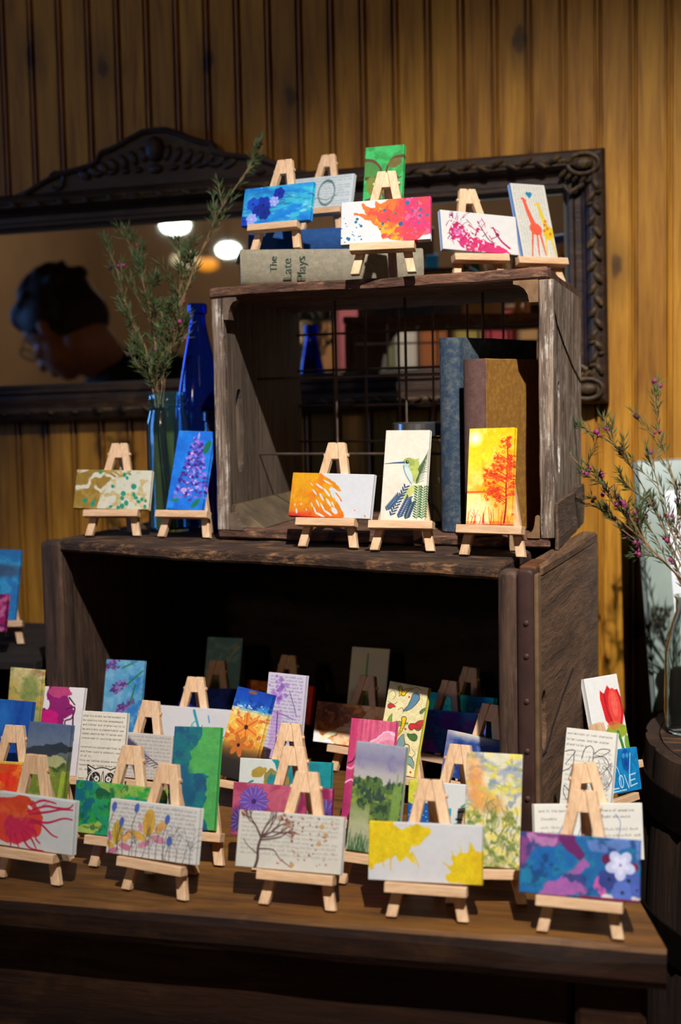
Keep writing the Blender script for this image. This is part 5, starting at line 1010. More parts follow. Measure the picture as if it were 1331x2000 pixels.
for w, x, z, s in (('The', .040, .026, .0120), ('Late', .0565, .020, .0150), ('Plays', .0735, .021, .0150)):
    lettering(w, s, Matrix.Translation((x, -.0024, z)) @ Matrix.Rotation(PI / 2, 4, 'X') @ Matrix.Rotation(PI / 2, 4, 'Z'), M_ltr, tb, 'spine_lettering')

# ------------------------------------------------------------------ jars, bottle, vase
def jar(label, name, c, prof, mat, cat, wall=.0022, smooth=True):
    bm = bmesh.new(); inner = [(max(r - wall, .0005), z + (wall * 1.6 if i == 0 else 0)) for i, (r, z) in enumerate(prof)]
    P = [(0.0005, prof[0][1])] + prof + inner[::-1] + [(0.0005, prof[0][1] + wall * 1.6)]
    lathe(bm, P, 40); o = mk(name, bm, mat, None, smooth); o.location = c; return tag(o, label, cat)
M_aqua = glass('aqua_glass', (176, 236, 250), .03, 1.45, .985); M_cobalt = glass('cobalt_glass', (40, 84, 244), .02, 1.45, .96); M_clear = glass('clear_glass', (236, 242, 240), .03)
def mason(R, H, neck): return [(R * .9, 0), (R, .006), (R, H * .74), (R * .97, H * .79), (neck * 1.02, H * .86), (neck, H * .88), (neck * 1.07, H * .90), (neck, H * .92), (neck * 1.07, H * .94), (neck, H * .96), (neck * 1.05, H)]
jar('aqua blue glass jar holding the thin green branches, left on the lower crate', 'glass_jar', (-.648, 1.625, ZL + .0005), mason(.028, .182, .0235), M_aqua, 'jar')
jar('tall cobalt blue glass bottle beside the upper crate', 'glass_bottle', (-.630, 1.70, ZL + .0005), [(.033, 0), (.036, .006), (.036, .11), (.034, .145), (.028, .190), (.020, .232), (.0135, .262), (.0112, .276), (.0112, .286), (.0135, .288), (.0135, .299), (.0112, .301)], M_cobalt, 'bottle')
jar('small pale blue glass bottle between the cobalt bottle and the upper crate', 'glass_bottle', (-.588, 1.625, ZL + .0005), [(.018, 0), (.0195, .004), (.0195, .10), (.012, .122), (.009, .132), (.009, .142), (.0112, .144), (.0112, .155), (.009, .157)], M_clear, 'bottle')
j = jar('clear glass jar with grey metal lid, inside the upper crate behind the hummingbird', 'mason_jar', (-.303, 1.575, zf + .001), mason(.034, .118, .030), M_clear, 'jar')
bm = bmesh.new(); lathe(bm, [(.0005, .124), (.031, .124), (.0325, .1225), (.0325, .108), (.0318, .108)], 40); mk('screw_lid', bm, plain('grey_zinc_lid', (200, 200, 200), .22, .95, var=.9), j, True)
vz = ZC - .418
jar('clear glass vase standing on the barrel in front of the matted print', 'glass_vase', (.020, 1.665, vz + .0008), [(.030, 0), (.034, .006), (.036, .03), (.035, .10), (.027, .135), (.022, .15), (.022, .165), (.025, .17)], M_clear, 'vase')

# ------------------------------------------------------------------ branches
BUDM = {}
def sprig(label, roots, seed, name='waxflower_branch', buds=.5, grp=None, dens=1.0):
    """roots: list of polylines; each gets side twigs with needle leaves and buds"""
    R = random.Random(seed)
    st = bmesh.new(); lf = bmesh.new(); bd = []; sb = []
    o0 = Vector(roots[0][0])
    def needle(p, d, L):
        d = d.normalized(); s = d.cross(Vector((R.uniform(-1, 1), R.uniform(-1, 1), R.uniform(-1, 1))))
        if s.length < .01: return
        s.normalize(); w = L * .045; q = p + d * L * .5 + s * L * .02; nn = d.cross(s) * w
        a = lf.verts.new(p); b = lf.verts.new(q + s * w); c = lf.verts.new(p + d * L); e = lf.verts.new(q - s * w); f = lf.verts.new(q + nn); g = lf.verts.new(q - nn)
        for x in ((a, b, f), (b, c, f), (c, e, f), (e, a, f), (b, a, g), (c, b, g), (e, c, g), (a, e, g)): lf.faces.new(x)
    def twig(p, d, L, depth):
        n = 6; pts = [p.copy()]; dd = d.normalized()
        for i in range(n):
            dd = (dd + Vector((R.uniform(-1, 1), R.uniform(-1, 1), R.uniform(-.6, 1))) * .12).normalized(); pts.append(pts[-1] + dd * L / n)
        tube(st, pts, .0008 if depth else .0006, 5, .0004)
        for i in range(1, n + 1):
            for k in range(int(2 * dens)):
                q = pts[i] if i == n else pts[i].lerp(pts[i + 1] if i < n else pts[i], R.random())
                side = Vector((R.uniform(-1, 1), R.uniform(-1, 1), R.uniform(-1, 1))); needle(q, dd * 1.1 + side * .7, R.uniform(.010, .020))
        if depth:
            for k in range(2):
                i = R.randint(2, n - 1); twig(pts[i], dd + Vector((R.uniform(-1, 1), R.uniform(-1, 1), R.uniform(-.3, 1))) * .7, L * .5, depth - 1)
        if R.random() < buds:
            B = bd if R.random() < .6 else sb
            for k in range(R.choice((1, 2, 3))):
                c = pts[-1] + Vector((R.uniform(-1, 1), R.uniform(-1, 1), R.uniform(-1, 1))) * .004; r = R.uniform(.0018, .0032); B.append((c, r))
    for rt in roots:
        P = [Vector(q) - o0 for q in rt]; tube(st, P, .0014, 6, .0007)
        for i in range(1, len(P)):
            d = (P[i] - P[i - 1]); m = max(1, int(d.length / .035 * dens))
            for k in range(m):
                q = P[i - 1].lerp(P[i], (k + R.random()) / m)
                if i > 1 or d.length < .1: twig(q, d.normalized() + Vector((R.uniform(-1, 1), R.uniform(-1, 1), R.uniform(-.2, .8))) * .75, R.uniform(.03, .065), 1 if R.random() < .4 else 0)
        twig(P[-1], P[-1] - P[-2], .05, 1)
    t = empty(name, o0, 0, label, 'branch', grp)
    mk('stem', st, M_twig, t, True); mk('foliage', lf, M_green, t)
    for nm, lst, m in (('flower_bud', bd, M_bud), ('seed_bud', sb, M_dkbud)):
        for c, r in lst:
            if nm not in BUDM:
                b = bmesh.new(); ball(b, Vector((0, 0, 0)), (1, 1, 1.1), 8, 6); o = mk(nm, b, m, t, True); BUDM[nm] = o.data
            else: o = link(bpy.data.objects.new(nm, BUDM[nm]), t)
            o.location = c; o.scale = (r, r, r)
    return t
jb = (-.648, 1.625, ZL + .006)
sprig('longest thin branch from the aqua jar, arching up past the mirror frame', [[jb, Vector((-0.6559, 1.6200, 1.2259)), Vector((-0.6369, 1.6300, 1.3186)), Vector((-0.6136, 1.6500, 1.3986)), Vector((-0.5866, 1.6800, 1.4737)), Vector((-0.5578, 1.7000, 1.5217))]], 4, grp='branches in the aqua jar', buds=.2, dens=1.8)
for i, (lab, P) in enumerate((('thin branch leaning left from the aqua jar', [Vector((-0.6651, 1.6250, 1.2261)), Vector((-0.6771, 1.6300, 1.2933)), Vector((-0.7063, 1.6400, 1.3482)), Vector((-0.7208, 1.6500, 1.3899))]), ('upright middle branch in the aqua jar', [Vector((-0.6608, 1.6250, 1.2260)), Vector((-0.6628, 1.6300, 1.2929)), Vector((-0.6756, 1.6400, 1.3538)), Vector((-0.6926, 1.6500, 1.4021))]),
          ('leafy branch leaning right from the aqua jar', [Vector((-0.6537, 1.6250, 1.2258)), Vector((-0.6453, 1.6300, 1.2791)), Vector((-0.6291, 1.6300, 1.3382)), Vector((-0.6301, 1.6400, 1.3852))]), ('short leafy branch low in the aqua jar', [Vector((-0.6594, 1.6250, 1.2260)), Vector((-0.6586, 1.6300, 1.2661)), Vector((-0.6501, 1.6300, 1.3058))]))):
    sprig(lab, [[(jb[0] + .004 * (i - 1.5), jb[1] + .003, jb[2])] + P], 20 + i, grp='branches in the aqua jar', buds=.25, dens=2.2)
vb = (.020, 1.665, vz + .012)
for i, (lab, P) in enumerate((('waxflower branch reaching far left toward the upper crate', [Vector((0.0173, 1.6650, 0.9808)), Vector((-0.0373, 1.6400, 1.0388)), Vector((-0.0741, 1.6200, 1.1040)), Vector((-0.1152, 1.6000, 1.1393))]),
    ('waxflower branch with magenta buds left of the matted print', [Vector((0.0160, 1.6650, 0.9807)), Vector((-0.0510, 1.6500, 1.0515)), Vector((-0.0812, 1.6400, 1.0775)), Vector((-0.1101, 1.6300, 1.0908))]),
    ('waxflower branch arching up across the top corner of the matted print', [Vector((0.0173, 1.6650, 0.9808)), Vector((-0.0145, 1.6600, 1.0506)), Vector((-0.0378, 1.6600, 1.1011)), Vector((-0.0660, 1.6600, 1.1516)), Vector((-0.0820, 1.6600, 1.1631))]),
    ('waxflower branch rising at the right edge with dense green needles', [Vector((0.0185, 1.6650, 0.9871)), Vector((0.0074, 1.6600, 1.0508)), Vector((-0.0037, 1.6600, 1.1135)), Vector((-0.0207, 1.6600, 1.1699))]),
    ('waxflower branch in front of the white paper of the matted print', [Vector((0.0179, 1.6650, 0.9808)), Vector((0.0037, 1.6550, 1.0261)), Vector((-0.0145, 1.6500, 1.0705)), Vector((-0.0230, 1.6500, 1.1080))]),
    ('low waxflower branch crossing the matted print', [Vector((0.0197, 1.6650, 0.9618)), Vector((-0.0023, 1.6500, 1.0015)), Vector((-0.0264, 1.6400, 1.0276)), Vector((-0.0528, 1.6300, 1.0473))]))):
    sprig(lab, [[(vb[0] + .003 * (i - 2), vb[1], vb[2])] + P], 50 + i, grp='waxflower branches in the vase', buds=.6, dens=1.6)

# ------------------------------------------------------------------ barrel and matted print
def barrel():
    cx, cy, H, R0 = .262, 1.66, ZC - .418, .30
    t = empty('wooden_barrel', (cx, cy, 0), 0, 'dark brown wooden barrel with iron hoops at the right edge', 'barrel')
    prof = lambda z: R0 + .014 * (1 - ((z - H / 2) / (H / 2)) ** 2)
    bm = bmesh.new(); n = 144; rings = []
    zs = [H * i / 20 for i in range(21)]
    for z in zs:
        rings.append([bm.verts.new(((prof(z) - (.003 if k % 6 == 0 else 0)) * math.cos(2 * PI * k / n), (prof(z) - (.003 if k % 6 == 0 else 0)) * math.sin(2 * PI * k / n), z + (mnoise.noise(Vector((k * .5, 0, 0))) * .003 if z == H else 0))) for k in range(n)])
    for r_, z in ((R0 - .016, H), (R0 - .018, H - .012)): rings.append([bm.verts.new((r_ * math.cos(2 * PI * k / n), r_ * math.sin(2 * PI * k / n), z)) for k in range(n)])
    for a, b in zip(rings, rings[1:]):
        for i in range(n): bm.faces.new((a[i], a[(i + 1) % n], b[(i + 1) % n], b[i]))
    bm.faces.new(rings[-1]); bm.faces.new(rings[0][::-1])
    mk('stave_body', bm, M_barrel, t, True)
    bm = bmesh.new(); lathe(bm, [(.0005, H - .011), (R0 - .018, H - .011), (R0 - .018, H - .0005), (.0005, H - .0005)], 72); mk('barrel_head', bm, M_dkx, t)
    for z in (H * .93, H * .74, H * .30, H * .10):
        bm = bmesh.new(); w = .020; lathe(bm, [(prof(z - w) - .001, z - w), (prof(z - w) + .0025, z - w), (prof(z + w) + .0025, z + w), (prof(z + w) - .001, z + w)], 96); mk('iron_hoop', bm, M_hoop, t, True)
    return H
HB = barrel()
def print_():
    t = empty('matted_print', (.118, 1.80, HB + .0015), 0, 'large print in a pale green mat under clear film, leaning above the barrel', 'picture')
    # tilted slab: width .30, height .33, leaning back
    Wd, Hh = .304, .347; lean = .30; M = Matrix.Rotation(-lean, 4, 'X') @ Matrix.Rotation(-.05, 4, 'Y'); M = Matrix.Rotation(.10, 4, 'Z') @ M
    dx = Wd / 2
    def slab(nm, x0, x1, z0, z1, y0, y1, m, parent=t, bev=.0006):
        bm = bmesh.new(); box(bm, x0 - dx, x1 - dx, y0, y1, z0, z1, bev=bev); bmesh.ops.transform(bm, matrix=M, verts=bm.verts); return mk(nm, bm, m, parent)
    film = plain('mat_under_film', (118, 142, 128), .25, 0, coat=1, var=.75, scale=14)
    slab('backing_board', 0, Wd, 0, Hh, .003, .009, plain('dark_green_board', (46, 66, 62), .5))
    mt = slab('mat_board', .006, Wd - .001, .002, Hh - .002, -.001, .003, film)
    slab('paper_print', .040, Wd - .04, .040, Hh - .045, -.0018, -.0009, plain('white_paper_under_film', (224, 226, 234), .3, coat=1, var=.92, scale=20), t, 0)
    bm = bmesh.new(); R = random.Random(3)
    for (x, c) in ((.075, 0), (.085, 0), (.10, 0)):
        tube(bm, [(x - dx + .004 * math.sin(k), -.0021, .06 + k * .022) for k in range(10)], .0009, 5)
    bmesh.ops.transform(bm, matrix=M, verts=bm.verts); mk('drawn_line', bm, plain('faint_blue_ink', (120, 140, 190), .6), t)
    # crinkled film edge
    bm = bmesh.new(); n = 24; rows = []
    for j in range(n + 1):
        z = Hh * j / n; rows.append([bm.verts.new((.006 + (Wd - .02) * i / 24 - dx, -.0045 - .0014 * mnoise.noise(Vector((i * .35, z * 30, 2))) , z)) for i in range(25)])
    for a, b in zip(rows, rows[1:]):
        for i in range(24): bm.faces.new((a[i], a[i + 1], b[i + 1], b[i]))
    bmesh.ops.transform(bm, matrix=M, verts=bm.verts)
    n2 = NT('clear_film'); n2.b.inputs['Base Color'].default_value = (1, 1, 1, 1); n2.b.inputs['Roughness'].default_value = .12; n2.b.inputs['Alpha'].default_value = .10; n2.b.inputs['Specular IOR Level'].default_value = .8
    mk('clear_film', bm, n2.m, t, True)
print_()

# ------------------------------------------------------------------ mirror
def mirror():
    cx, w, z0, z1 = -.79, .690, ZC - .022, ZC + .345    # half width w
    t = empty('wall_mirror', (cx, WALL_Y - .0045, (z0 + z1) / 2), 0, 'wide antique mirror in a carved dark frame with arched crest, hanging on the beadboard wall', 'mirror')
    t.rotation_euler = (0, -.0145, 0)
    hz = (z1 - z0) / 2 + 0.0
    fw = .057
    # sweep of the frame profile (d inward from the outer edge, h out of the wall)
    prof = [(0, 0), (0, .020), (.004, .026), (.012, .030), (.022, .030), (.027, .024), (.030, .018), (.036, .013), (.044, .013), (.047, .018), (.052, .018), (.055, .013), (.057, .006)]
    bm = bmesh.new(); L = []
    for d, h in prof: L.append([bm.verts.new((sx * (w - d), -h, sz * (hz - d))) for sx, sz in ((-1, -1), (1, -1), (1, 1), (-1, 1))])
    for a, b in zip(L, L[1:]):
        for i in range(4): bm.faces.new((a[i], a[(i + 1) % 4], b[(i + 1) % 4], b[i]))
    fr = mk('frame', bm, M_frame, t)
    # carved ornaments on the outer band
    bm = bmesh.new(); R = random.Random(5)
    def leaf(x, z, ang, L, wd, h=.031):
        M = Matrix.Rotation(-ang, 4, 'Y'); ball(bm, Vector((x, -h, z)), (L, .006, wd), 10, 6, M)
    for s in (-1, 1):
        k = 0; z = -hz + .05
        while z < hz - .05:
            x = s * (w - .016); leaf(x + .004 * (-1) ** k, z, PI / 2 + .6 * (-1) ** k, .0105, .0052); 
            if abs(z) > .09: leaf(x - .006 * (-1) ** k, z + .006, .3, .006, .004, .029)
            z += .0165; k += 1
    x = -w + .05; k = 0
    while x < w - .05:
        e = max(0, (abs(x) - .40) / .3)
        if e > 0 or k % 2: leaf(x, hz - .016 + .003 * (-1) ** k, .5 * (-1) ** k, .010 + .002 * e, .0035 + .002 * e); leaf(x, -hz + .016, .5 * (-1) ** k, .009, .003)
        x += .021; k += 1
    for sx in (-1, 1):
        for sz in (-1, 1):
            X, Z = sx * (w - .030), sz * (hz - .022)
            ball(bm, Vector((X, -.034, Z)), (.015, .007, .009), 16, 8)
            tube(bm, [Vector((X + .022 * math.cos(a), -.032, Z + .0145 * math.sin(a))) for a in np.linspace(0, 2 * PI, 25)], .0032, 8, cap=False)
            for q in range(5): leaf(sx * (w - .020 - .010 * q), sz * (hz - .046 + .003 * q), sx * .8, .009, .004, .026)
            tube(bm, [Vector((sx * (w - .030), -.026, sz * (hz - .05))), Vector((sx * (w - .050), -.026, sz * (hz - .062))), Vector((sx * (w - .058), -.022, sz * (hz - .05)))], .004, 8)
    q = .016; lp = [Vector((sx * (w - q), -.029, sz * (hz - q))) for sx, sz in ((-1, -1), (1, -1), (1, 1), (-1, 1), (-1, -1))]
    for a, b in zip(lp, lp[1:]): tube(bm, [a, a.lerp(b, .5), b], .0035, 6)
    mk('carving', bm, M_carv, fr, True)
    # crest
    half = [(.0, .0905), (.02, .0895), (.045, .080), (.062, .072), (.078, .066), (.092, .0635), (.098, .052), (.112, .044), (.135, .040), (.16, .036), (.18, .030), (.20, .022), (.225, .010), (.26, .0)]
    ol = [(-x, hz - .004 + z) for x, z in half[::-1]] + [(x, hz - .004 + z) for x, z in half[1:]] + [(.26, hz - .02), (-.26, hz - .02)]
    bm = bmesh.new(); prism(bm, ol, -.022, -.002, bev=0); crest = mk('crest', bm, M_frame, t)
    def piece(nm, f):
        bm = bmesh.new(); f(bm); mk(nm, bm, M_frame, crest, True)
    for s in (-1, 1):
        piece('moulding', lambda bm: tube(bm, [Vector((s * x, -.024, hz - .006 + z - .004)) for x, z in half[:-1]], .0042, 8))
        piece('scroll', lambda bm: tube(bm, [Vector((s * (.17 + .013 * math.cos(a)), -.023, hz + .016 + .013 * math.sin(a))) for a in np.linspace(0, 5.4, 18)], .0035, 8))
        for q in range(7): piece('carved_leaf', lambda bm: ball(bm, Vector((s * (.02 + q * .017), -.0225, hz + .045 - q * .004)), (.007, .005, .013), 8, 6, Matrix.Rotation(s * (.3 + q * .12), 4, 'Y')))
        for q in range(5): piece('carved_bead', lambda bm: ball(bm, Vector((s * (.03 + q * .022), -.0225, hz + .022)), (.009, .005, .005), 8, 6))
    piece('carved_boss', lambda bm: ball(bm, Vector((0, -.024, hz + .052)), (.016, .008, .02), 14, 8)); piece('carved_boss', lambda bm: ball(bm, Vector((0, -.023, hz + .022)), (.012, .006, .008)))
    bm = bmesh.new(); g = NT('aged_mirror_glass'); g.b.inputs['Base Color'].default_value = (.80, .79, .75, 1); g.b.inputs['Metallic'].default_value = 1; g.b.inputs['Roughness'].default_value = .02
    q = fw + .004; box(bm, -w + q, w - q, -.0085, -.004, -hz + q, hz - q); mk('mirror_glass', bm, g.m, t)
    g2 = NT('foxed_mirror_bevel'); g2.b.inputs['Base Color'].default_value = (.30, .29, .26, 1); g2.b.inputs['Metallic'].default_value = .8; g2.b.inputs['Roughness'].default_value = .28
    bm = bmesh.new(); a = fw - .002; A = [bm.verts.new((sx * (w - a), -.0055, sz * (hz - a))) for sx, sz in ((-1, -1), (1, -1), (1, 1), (-1, 1))]; B = [bm.verts.new((sx * (w - q), -.0088, sz * (hz - q))) for sx, sz in ((-1, -1), (1, -1), (1, 1), (-1, 1))]
    for i in range(4): bm.faces.new((A[i], A[(i + 1) % 4], B[(i + 1) % 4], B[i]))
    mk('glass_bevel', bm, g2.m, t)
    return t
mirror()
# ------------------------------------------------------------------ person seen in the mirror
def person():
    t = empty('person', (-1.36, .78, 0), 0, 'person in glasses and navy shirt bending over the table, seen in the mirror', 'person')
    off = Vector((-1.36, .78, 0))
    skin = plain('warm_skin', (206, 150, 122), .55, var=.88, scale=30); navy = plain('navy_shirt_cloth', (26, 36, 62), .85, var=.7, scale=80)
    jean = plain('charcoal_trousers', (44, 44, 50), .9, var=.7, scale=80); hairm = wood('brown_hair', (26, 17, 12), (66, 44, 30), 'z', 30, 6, .6, .6); shoe = plain('brown_leather_shoe', (58, 38, 26), .5)
    def chain(bm, pts, rr, n=14):
        for i in range(len(pts) - 1):
            a, b = Vector(pts[i]), Vector(pts[i + 1]); tube(bm, [a, a.lerp(b, .5), b], rr[i], n, rr[i + 1])
        for p, r in zip(pts, rr): ball(bm, Vector(p), (r, r, r), 14, 10)
    def fin(nm, bm, m, vox, par=t, sm=6):
        o = mk(nm, bm, m, par)
        r = o.modifiers.new('r', 'REMESH'); r.mode = 'VOXEL'; r.voxel_size = vox; r.use_smooth_shade = True
        s = o.modifiers.new('s', 'SMOOTH'); s.iterations = sm; s.factor = .5
        return o
    L = lambda x, y, z: Vector((x, y - .78, z))
    hip = L(.34, .84, .93); wa = L(.28, .92, 1.06); ch = L(.17, 1.04, 1.19); nk = L(.085, 1.13, 1.305); hc = L(.005, 1.19, 1.40)
    HM = Matrix.Translation(hc) @ Matrix.Rotation(1.85, 4, 'Z') @ Matrix.Rotation(-.70, 4, 'X')
    body = bmesh.new()
    chain(body, [hip, wa, ch, nk], [.135, .125, .14, .060]); chain(body, [nk, HM @ Vector((0, -.03, -.06))], [.058, .055])
    def hb(bm, c, r, M=None): ball(bm, Vector((0, 0, 0)), r, 20, 14, HM @ Matrix.Translation(c) @ (M or Matrix.Identity(4)))
    hb(body, (0, 0, .03), (.074, .094, .088)); hb(body, (0, .028, -.035), (.056, .066, .072)); hb(body, (0, .055, -.085), (.026, .026, .022)); hb(body, (0, .098, -.012), (.012, .016, .026)); hb(body, (0, .108, -.028), (.015, .014, .011))
    hb(body, (0, .088, -.056), (.024, .010, .006)); hb(body, (0, .090, -.067), (.020, .010, .006)); hb(body, (-.030, .072, .024), (.022, .014, .008)); hb(body, (.030, .072, .024), (.022, .014, .008)); hb(body, (-.034, .060, -.022), (.022, .022, .02)); hb(body, (.034, .060, -.022), (.022, .022, .02))
    for s in (-1, 1): hb(body, (s * .078, -.004, -.008), (.009, .018, .032))
    shirt = bmesh.new(); chain(shirt, [hip + Vector((0, 0, .02)), wa, ch, nk + Vector((.012, -.01, -.02))], [.150, .140, .158, .074])
    tr = bmesh.new(); chain(tr, [hip + Vector((0, -.06, .0)), hip + Vector((0, .06, .0))], [.13, .13])
    for s in (-1, 1):
        sh = ch + Vector((-.02, s * .16, .045)); el = L(.02, 1.12 + s * .21, 1.0); wr = L(-.13, 1.22 + s * .10, .825); ha = L(-.185, 1.235 + s * .085, .7935)
        chain(body, [ch, sh, el, wr, ha], [.06, .055, .042, .028, .032]); chain(shirt, [ch, sh, el, wr - (wr - el) * .12], [.10, .072, .056, .040])
        palm = ha + Vector((-.02, 0, -.006)); ball(body, palm, (.046, .040, .015), 14, 10)
        for i, (dx, ln) in enumerate(((-.030, .062), (-.010, .074), (.011, .070), (.030, .054))):
            a = palm + Vector((-.030, dx * s, 0)); b = a + Vector((-ln * .5, dx * s * .25, .006)); c = b + Vector((-ln * .45, dx * s * .15, -.016)); chain(body, [a, b, c], [.0095, .0088, .0078], 8)
        a = palm + Vector((.012, -s * .034, 0)); chain(body, [a, a + Vector((-.022, -s * .024, .002)), a + Vector((-.048, -s * .034, -.008))], [.012, .0105, .009], 8)
        hp = hip + Vector((0, s * .085, -.03)); kn = L(.35, .84 + s * .10, .50); an = L(.39, .84 + s * .11, .085)
        chain(body, [hip, hp, kn, an, L(.30, .84 + s * .115, .035)], [.10, .085, .055, .038, .032]); chain(tr, [hp, kn, an], [.102, .072, .062])
        b = bmesh.new(); chain(b, [L(.42, .84 + s * .11, .045), L(.35, .84 + s * .115, .050), L(.25, .84 + s * .12, .036), L(.20, .84 + s * .122, .032)], [.042, .045, .040, .031]); 
        for v in b.verts: v.co.z = max(v.co.z, .002)
        fin('shoe', b, shoe, .008)
    for s in (-1, 1): ball(tr, hip + Vector((0, s * .05, -.10)), (.105, .10, .12), 14, 10)
    fin('body', body, skin, .0055); fin('shirt', shirt, navy, .012); fin('trousers', tr, jean, .012)
    hair = bmesh.new(); hb(hair, (0, -.014, .046), (.086, .100, .090)); hb(hair, (0, -.050, -.005), (.080, .064, .074)); hb(hair, (0, .050, .082), (.062, .050, .040))
    for s in (-1, 1): hb(hair, (s * .070, -.010, .026), (.018, .046, .044))
    R = random.Random(3)
    for k in range(60):
        a, b = R.uniform(0, 2 * PI), R.uniform(.1, 1.4); hb(hair, (.084 * math.cos(a) * math.sin(b), -.014 + .098 * math.sin(a) * math.sin(b), .046 + .090 * math.cos(b)), (.012, .02, .010))
    fin('hair', hair, hairm, .007, sm=3)
    g = bmesh.new()
    for s in (-1, 1):
        tube(g, [HM @ Vector((s * .032 + .024 * math.cos(a), .102, .004 + .019 * math.sin(a))) for a in np.linspace(0, 2 * PI, 21)], .0016, 6, cap=False)
        tube(g, [HM @ Vector((s * .056, .102, .008)), HM @ Vector((s * .080, .05, .008)), HM @ Vector((s * .083, -.01, .004))], .0016, 6)
    tube(g, [HM @ Vector((-.009, .104, .008)), HM @ Vector((.009, .104, .008))], .0016, 6)
    gl = mk('glasses_frame', g, plain('black_glasses', (20, 20, 24), .3), t, True)
    for s in (-1, 1):
        b = bmesh.new(); pts = [HM @ Vector((s * .032 + .0235 * math.cos(a), .102, .004 + .0185 * math.sin(a))) for a in np.linspace(0, 2 * PI, 20, endpoint=False)]; f = [b.verts.new(p) for p in pts]; q = [b.verts.new(p + (HM.to_3x3() @ Vector((0, .001, 0)))) for p in pts]
        b.faces.new(f); b.faces.new(q[::-1])
        for i in range(20): b.faces.new((f[i], q[i], q[(i + 1) % 20], f[(i + 1) % 20]))
        mk('lens', b, M_clear, gl)
person()

# ------------------------------------------------------------------ bookcase across the room, glimpsed in the mirror through the crate
def bookcase():
    t = empty('bookcase', (-1.15, -2.35, 0), 0, 'tall dark bookcase across the room, glimpsed in the mirror through the upper crate', 'bookcase')
    for nm, c in (('side_panel', (-.75, -.72, -.15, .15, 0, 1.86)), ('side_panel', (.72, .75, -.15, .15, 0, 1.86)), ('back_panel', (-.72, .72, -.15, -.135, .05, 1.86)), ('shelf', (-.72, .72, -.135, .15, 1.80, 1.83)), ('shelf', (-.72, .72, -.135, .15, 1.33, 1.36)), ('shelf', (-.72, .72, -.135, .15, .85, .88)), ('shelf', (-.72, .72, -.135, .15, .08, .11))):
        bm = bmesh.new(); box(bm, *c, bev=.002); mk(nm, bm, M_dkz if nm != 'shelf' else M_dkx, t)
    R = random.Random(4)
    x = -1.83
    cols = [('cream', (220, 186, 140)), ('tan', (190, 134, 78)), ('dusty pink', (200, 110, 116)), ('sage', (140, 146, 100)), ('white', (226, 220, 206)), ('orange-brown', (176, 104, 54)), ('olive yellow', (176, 160, 84)), ('rose red', (196, 70, 86)), ('sand', (204, 160, 110)), ('grey', (130, 122, 118))]
    for nm, c in cols:
        w = R.uniform(.095, .135); h = R.uniform(.22, .36); bm = bmesh.new(); box(bm, -w / 2, w / 2, -.08, .08, 0, h - .03, bev=.004); m = plain('card_' + nm.replace(' ', '_').replace('-', '_'), c, .7, var=.85, scale=20)
        b = empty('storage_box', (x + w / 2, -2.30, 1.3605), 0, nm + ' cardboard box on the shelf across the room, seen in the mirror', 'box', 'boxes on the far bookcase')
        mk('box_body', bm, m, b); bm = bmesh.new(); box(bm, -w / 2 - .003, w / 2 + .003, -.083, .083, h - .03, h, bev=.004); mk('box_lid', bm, m, b)
        x += w + R.uniform(.008, .04)
bookcase()

# ------------------------------------------------------------------ room lights: pendants seen in the mirror, key spot, added fills and window
def pendant(label, x, y, z, r, col, st, w, flat=.55):
    t = empty('pendant_lamp', (x, y, z), 0, label, 'lamp', 'glowing globe lamps hanging in the room, reflected in the mirror')
    bm = bmesh.new(); ball(bm, Vector((0, 0, 0)), (r, r, r * flat), 24, 16); mk('glass_globe', bm, emis('glow_' + str(int(st)), col, st), t, True)
    bm = bmesh.new(); lathe(bm, [(.0005, r * flat + .03), (.03, r * flat + .03), (.035, r * flat), (.03, r * flat - .01), (.0005, r * flat - .01)], 20); mk('lamp_cap', bm, M_hoop, t, True)
    bm = bmesh.new(); tube(bm, [(0, 0, r * flat + .02), (0, 0, 3.4 - z)], .004, 6); mk('lamp_cord', bm, M_hoop, t)
LAMPS = [('brightest white globe lamp, upper left one in the mirror', -3.330, -4.627, 2.433, .090, (236, 255, 240), 30, 0), ('bright white globe lamp low right, beside the stacked books in the mirror', -2.815, -4.227, 2.202, .068, (236, 255, 240), 26, 0),
  ('dim beige globe lamp below the brightest lamp in the mirror', -3.415, -5.027, 2.244, .10, (216, 200, 160), 1.2, 0), ('small orange globe lamp in the mirror', -3.177, -4.827, 2.183, .075, (255, 160, 40), 1.3, 6)]
for lab, x, y, z, r, c, st, w in LAMPS:
    pendant(lab, x, y, z, r, c, st, w)
def lamp(name, kind, loc, energy, col, size=.05, aim=None, **k):
    l = bpy.data.lights.new(name, kind); l.energy = energy; l.color = col
    if kind != 'AREA': l.shadow_soft_size = size
    for a, v in k.items(): setattr(l, a, v)
    o = bpy.data.objects.new(name, l); link(o); o.location = loc
    if aim is not None: o.rotation_euler = (Vector(aim) - Vector(loc)).to_track_quat('-Z', 'Y').to_euler()
    return o
lamp('ceiling_spot', 'SPOT', (.40, -.52, ZC + 2.02), KEY_W, (1, .965, .92), .022, (-.12, 1.46, ZC - .11), spot_size=math.radians(36), spot_blend=1.0)
lamp('shelf_fill_spot', 'SPOT', (-1.1, -1.1, ZC + 1.9), 150, (1, .82, .6), .04, (-1.15, -2.25, 1.5), spot_size=math.radians(62), spot_blend=.6)  # added unseen spot, only brightens the bookcase for its reflection
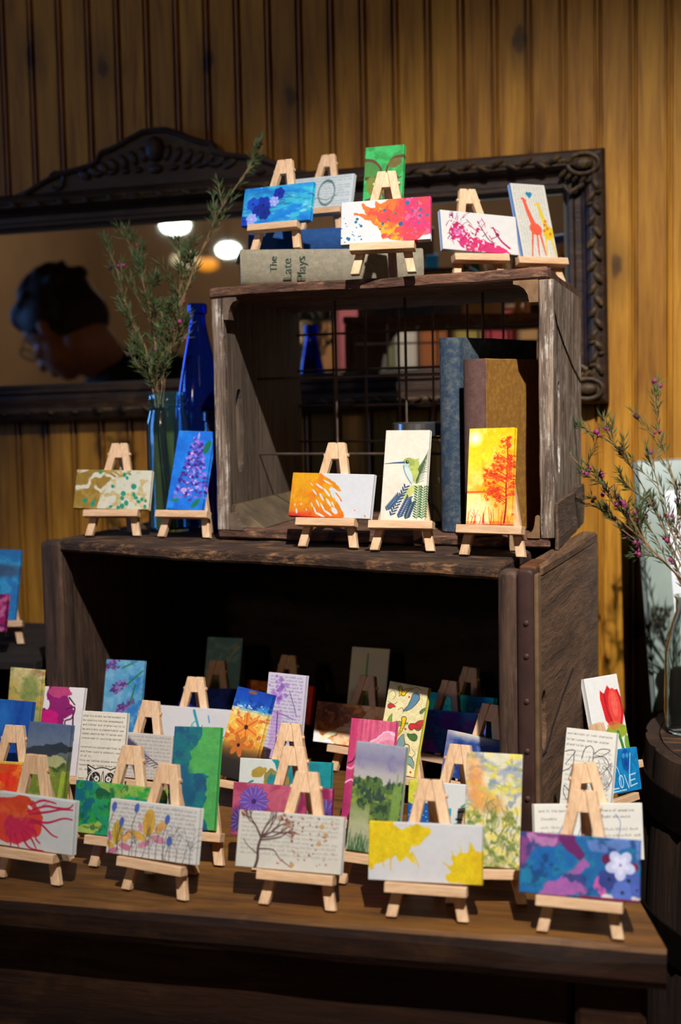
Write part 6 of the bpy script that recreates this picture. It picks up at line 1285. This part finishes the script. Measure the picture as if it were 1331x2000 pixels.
def window():  # unseen window added to carry the cool fill from the left
    x = -5.2
    t = empty('fill_window_1', (x, .3, 1.75), 0); t['kind'] = 'structure'; t['label'] = 'added bluish window in the left wall, glowing as a cool fill light'
    fm = plain('dark_window_frame', (60, 42, 30), .6)
    for nm, c in (('frame_rail', (0, .06, -.95, .95, .68, .76)), ('frame_rail', (0, .06, -.95, .95, -.76, -.68)), ('frame_stile', (0, .06, -.95, -.88, -.68, .68)), ('frame_stile', (0, .06, .88, .95, -.68, .68)), ('mullion', (0, .05, -.02, .02, -.68, .68))):
        bm = bmesh.new(); box(bm, *c, bev=.003); mk(nm, bm, fm, t)
    for y0, y1 in ((-.88, -.02), (.02, .88)):
        bm = bmesh.new(); box(bm, .004, .014, y0, y1, -.68, .68); mk('window_pane', bm, PANE, t)
PANE = emis('cool_fill_pane', (110, 168, 255), 8)
window()
lamp('warm_room_fill', 'POINT', (-2.9, -5.0, ZC + 1.93), WARM_W, (1, .78, .55), .25)  # added fill without a fixture, lifts the room reflected in the mirror
lamp('warm_front_fill', 'POINT', (.9, -1.9, ZC + 1.6), FRONT_W, (1, .80, .58), .25)  # added weak warm fill from behind the camera, no fixture
w = bpy.data.worlds.new('dim_room_air'); scn.world = w; w.use_nodes = True
w.node_tree.nodes['Background'].inputs[0].default_value = (.5, .42, .36, 1); w.node_tree.nodes['Background'].inputs[1].default_value = .02

# ------------------------------------------------------------------ camera
cam = bpy.data.cameras.new('camera'); co = bpy.data.objects.new('camera', cam); link(co)
psi, th, rho = .25076, .08432, .01984
f0 = Vector((-math.sin(psi), math.cos(psi), 0)); r0 = Vector((math.cos(psi), math.sin(psi), 0)); zz = Vector((0, 0, 1))
Fw = f0 * math.cos(th) - zz * math.sin(th); U = f0 * math.sin(th) + zz * math.cos(th)
Rr = r0 * math.cos(rho) - U * math.sin(rho); Vv = r0 * math.sin(rho) + U * math.cos(rho)
co.matrix_world = Matrix(((Rr.x, Vv.x, -Fw.x, 0), (Rr.y, Vv.y, -Fw.y, 0), (Rr.z, Vv.z, -Fw.z, ZC), (0, 0, 0, 1)))
cam.sensor_fit = 'VERTICAL'; cam.sensor_height = 36; cam.sensor_width = 24; cam.lens = 36 * 2580.3 / 2000; cam.clip_start = .05; cam.clip_end = 60
cam.dof.use_dof = True; cam.dof.focus_distance = 1.445; cam.dof.aperture_fstop = 4.0
scn.camera = co
scn.view_settings.view_transform = 'Standard'; scn.view_settings.look = 'None'; scn.view_settings.gamma = 1; scn.view_settings.exposure = 0
scn.view_settings.use_curve_mapping = False
scn.cycles.use_denoising = True; scn.cycles.max_bounces = 8; scn.cycles.transmission_bounces = 8; scn.cycles.sample_clamp_indirect = 4; scn.cycles.caustics_refractive = False; scn.cycles.caustics_reflective = False
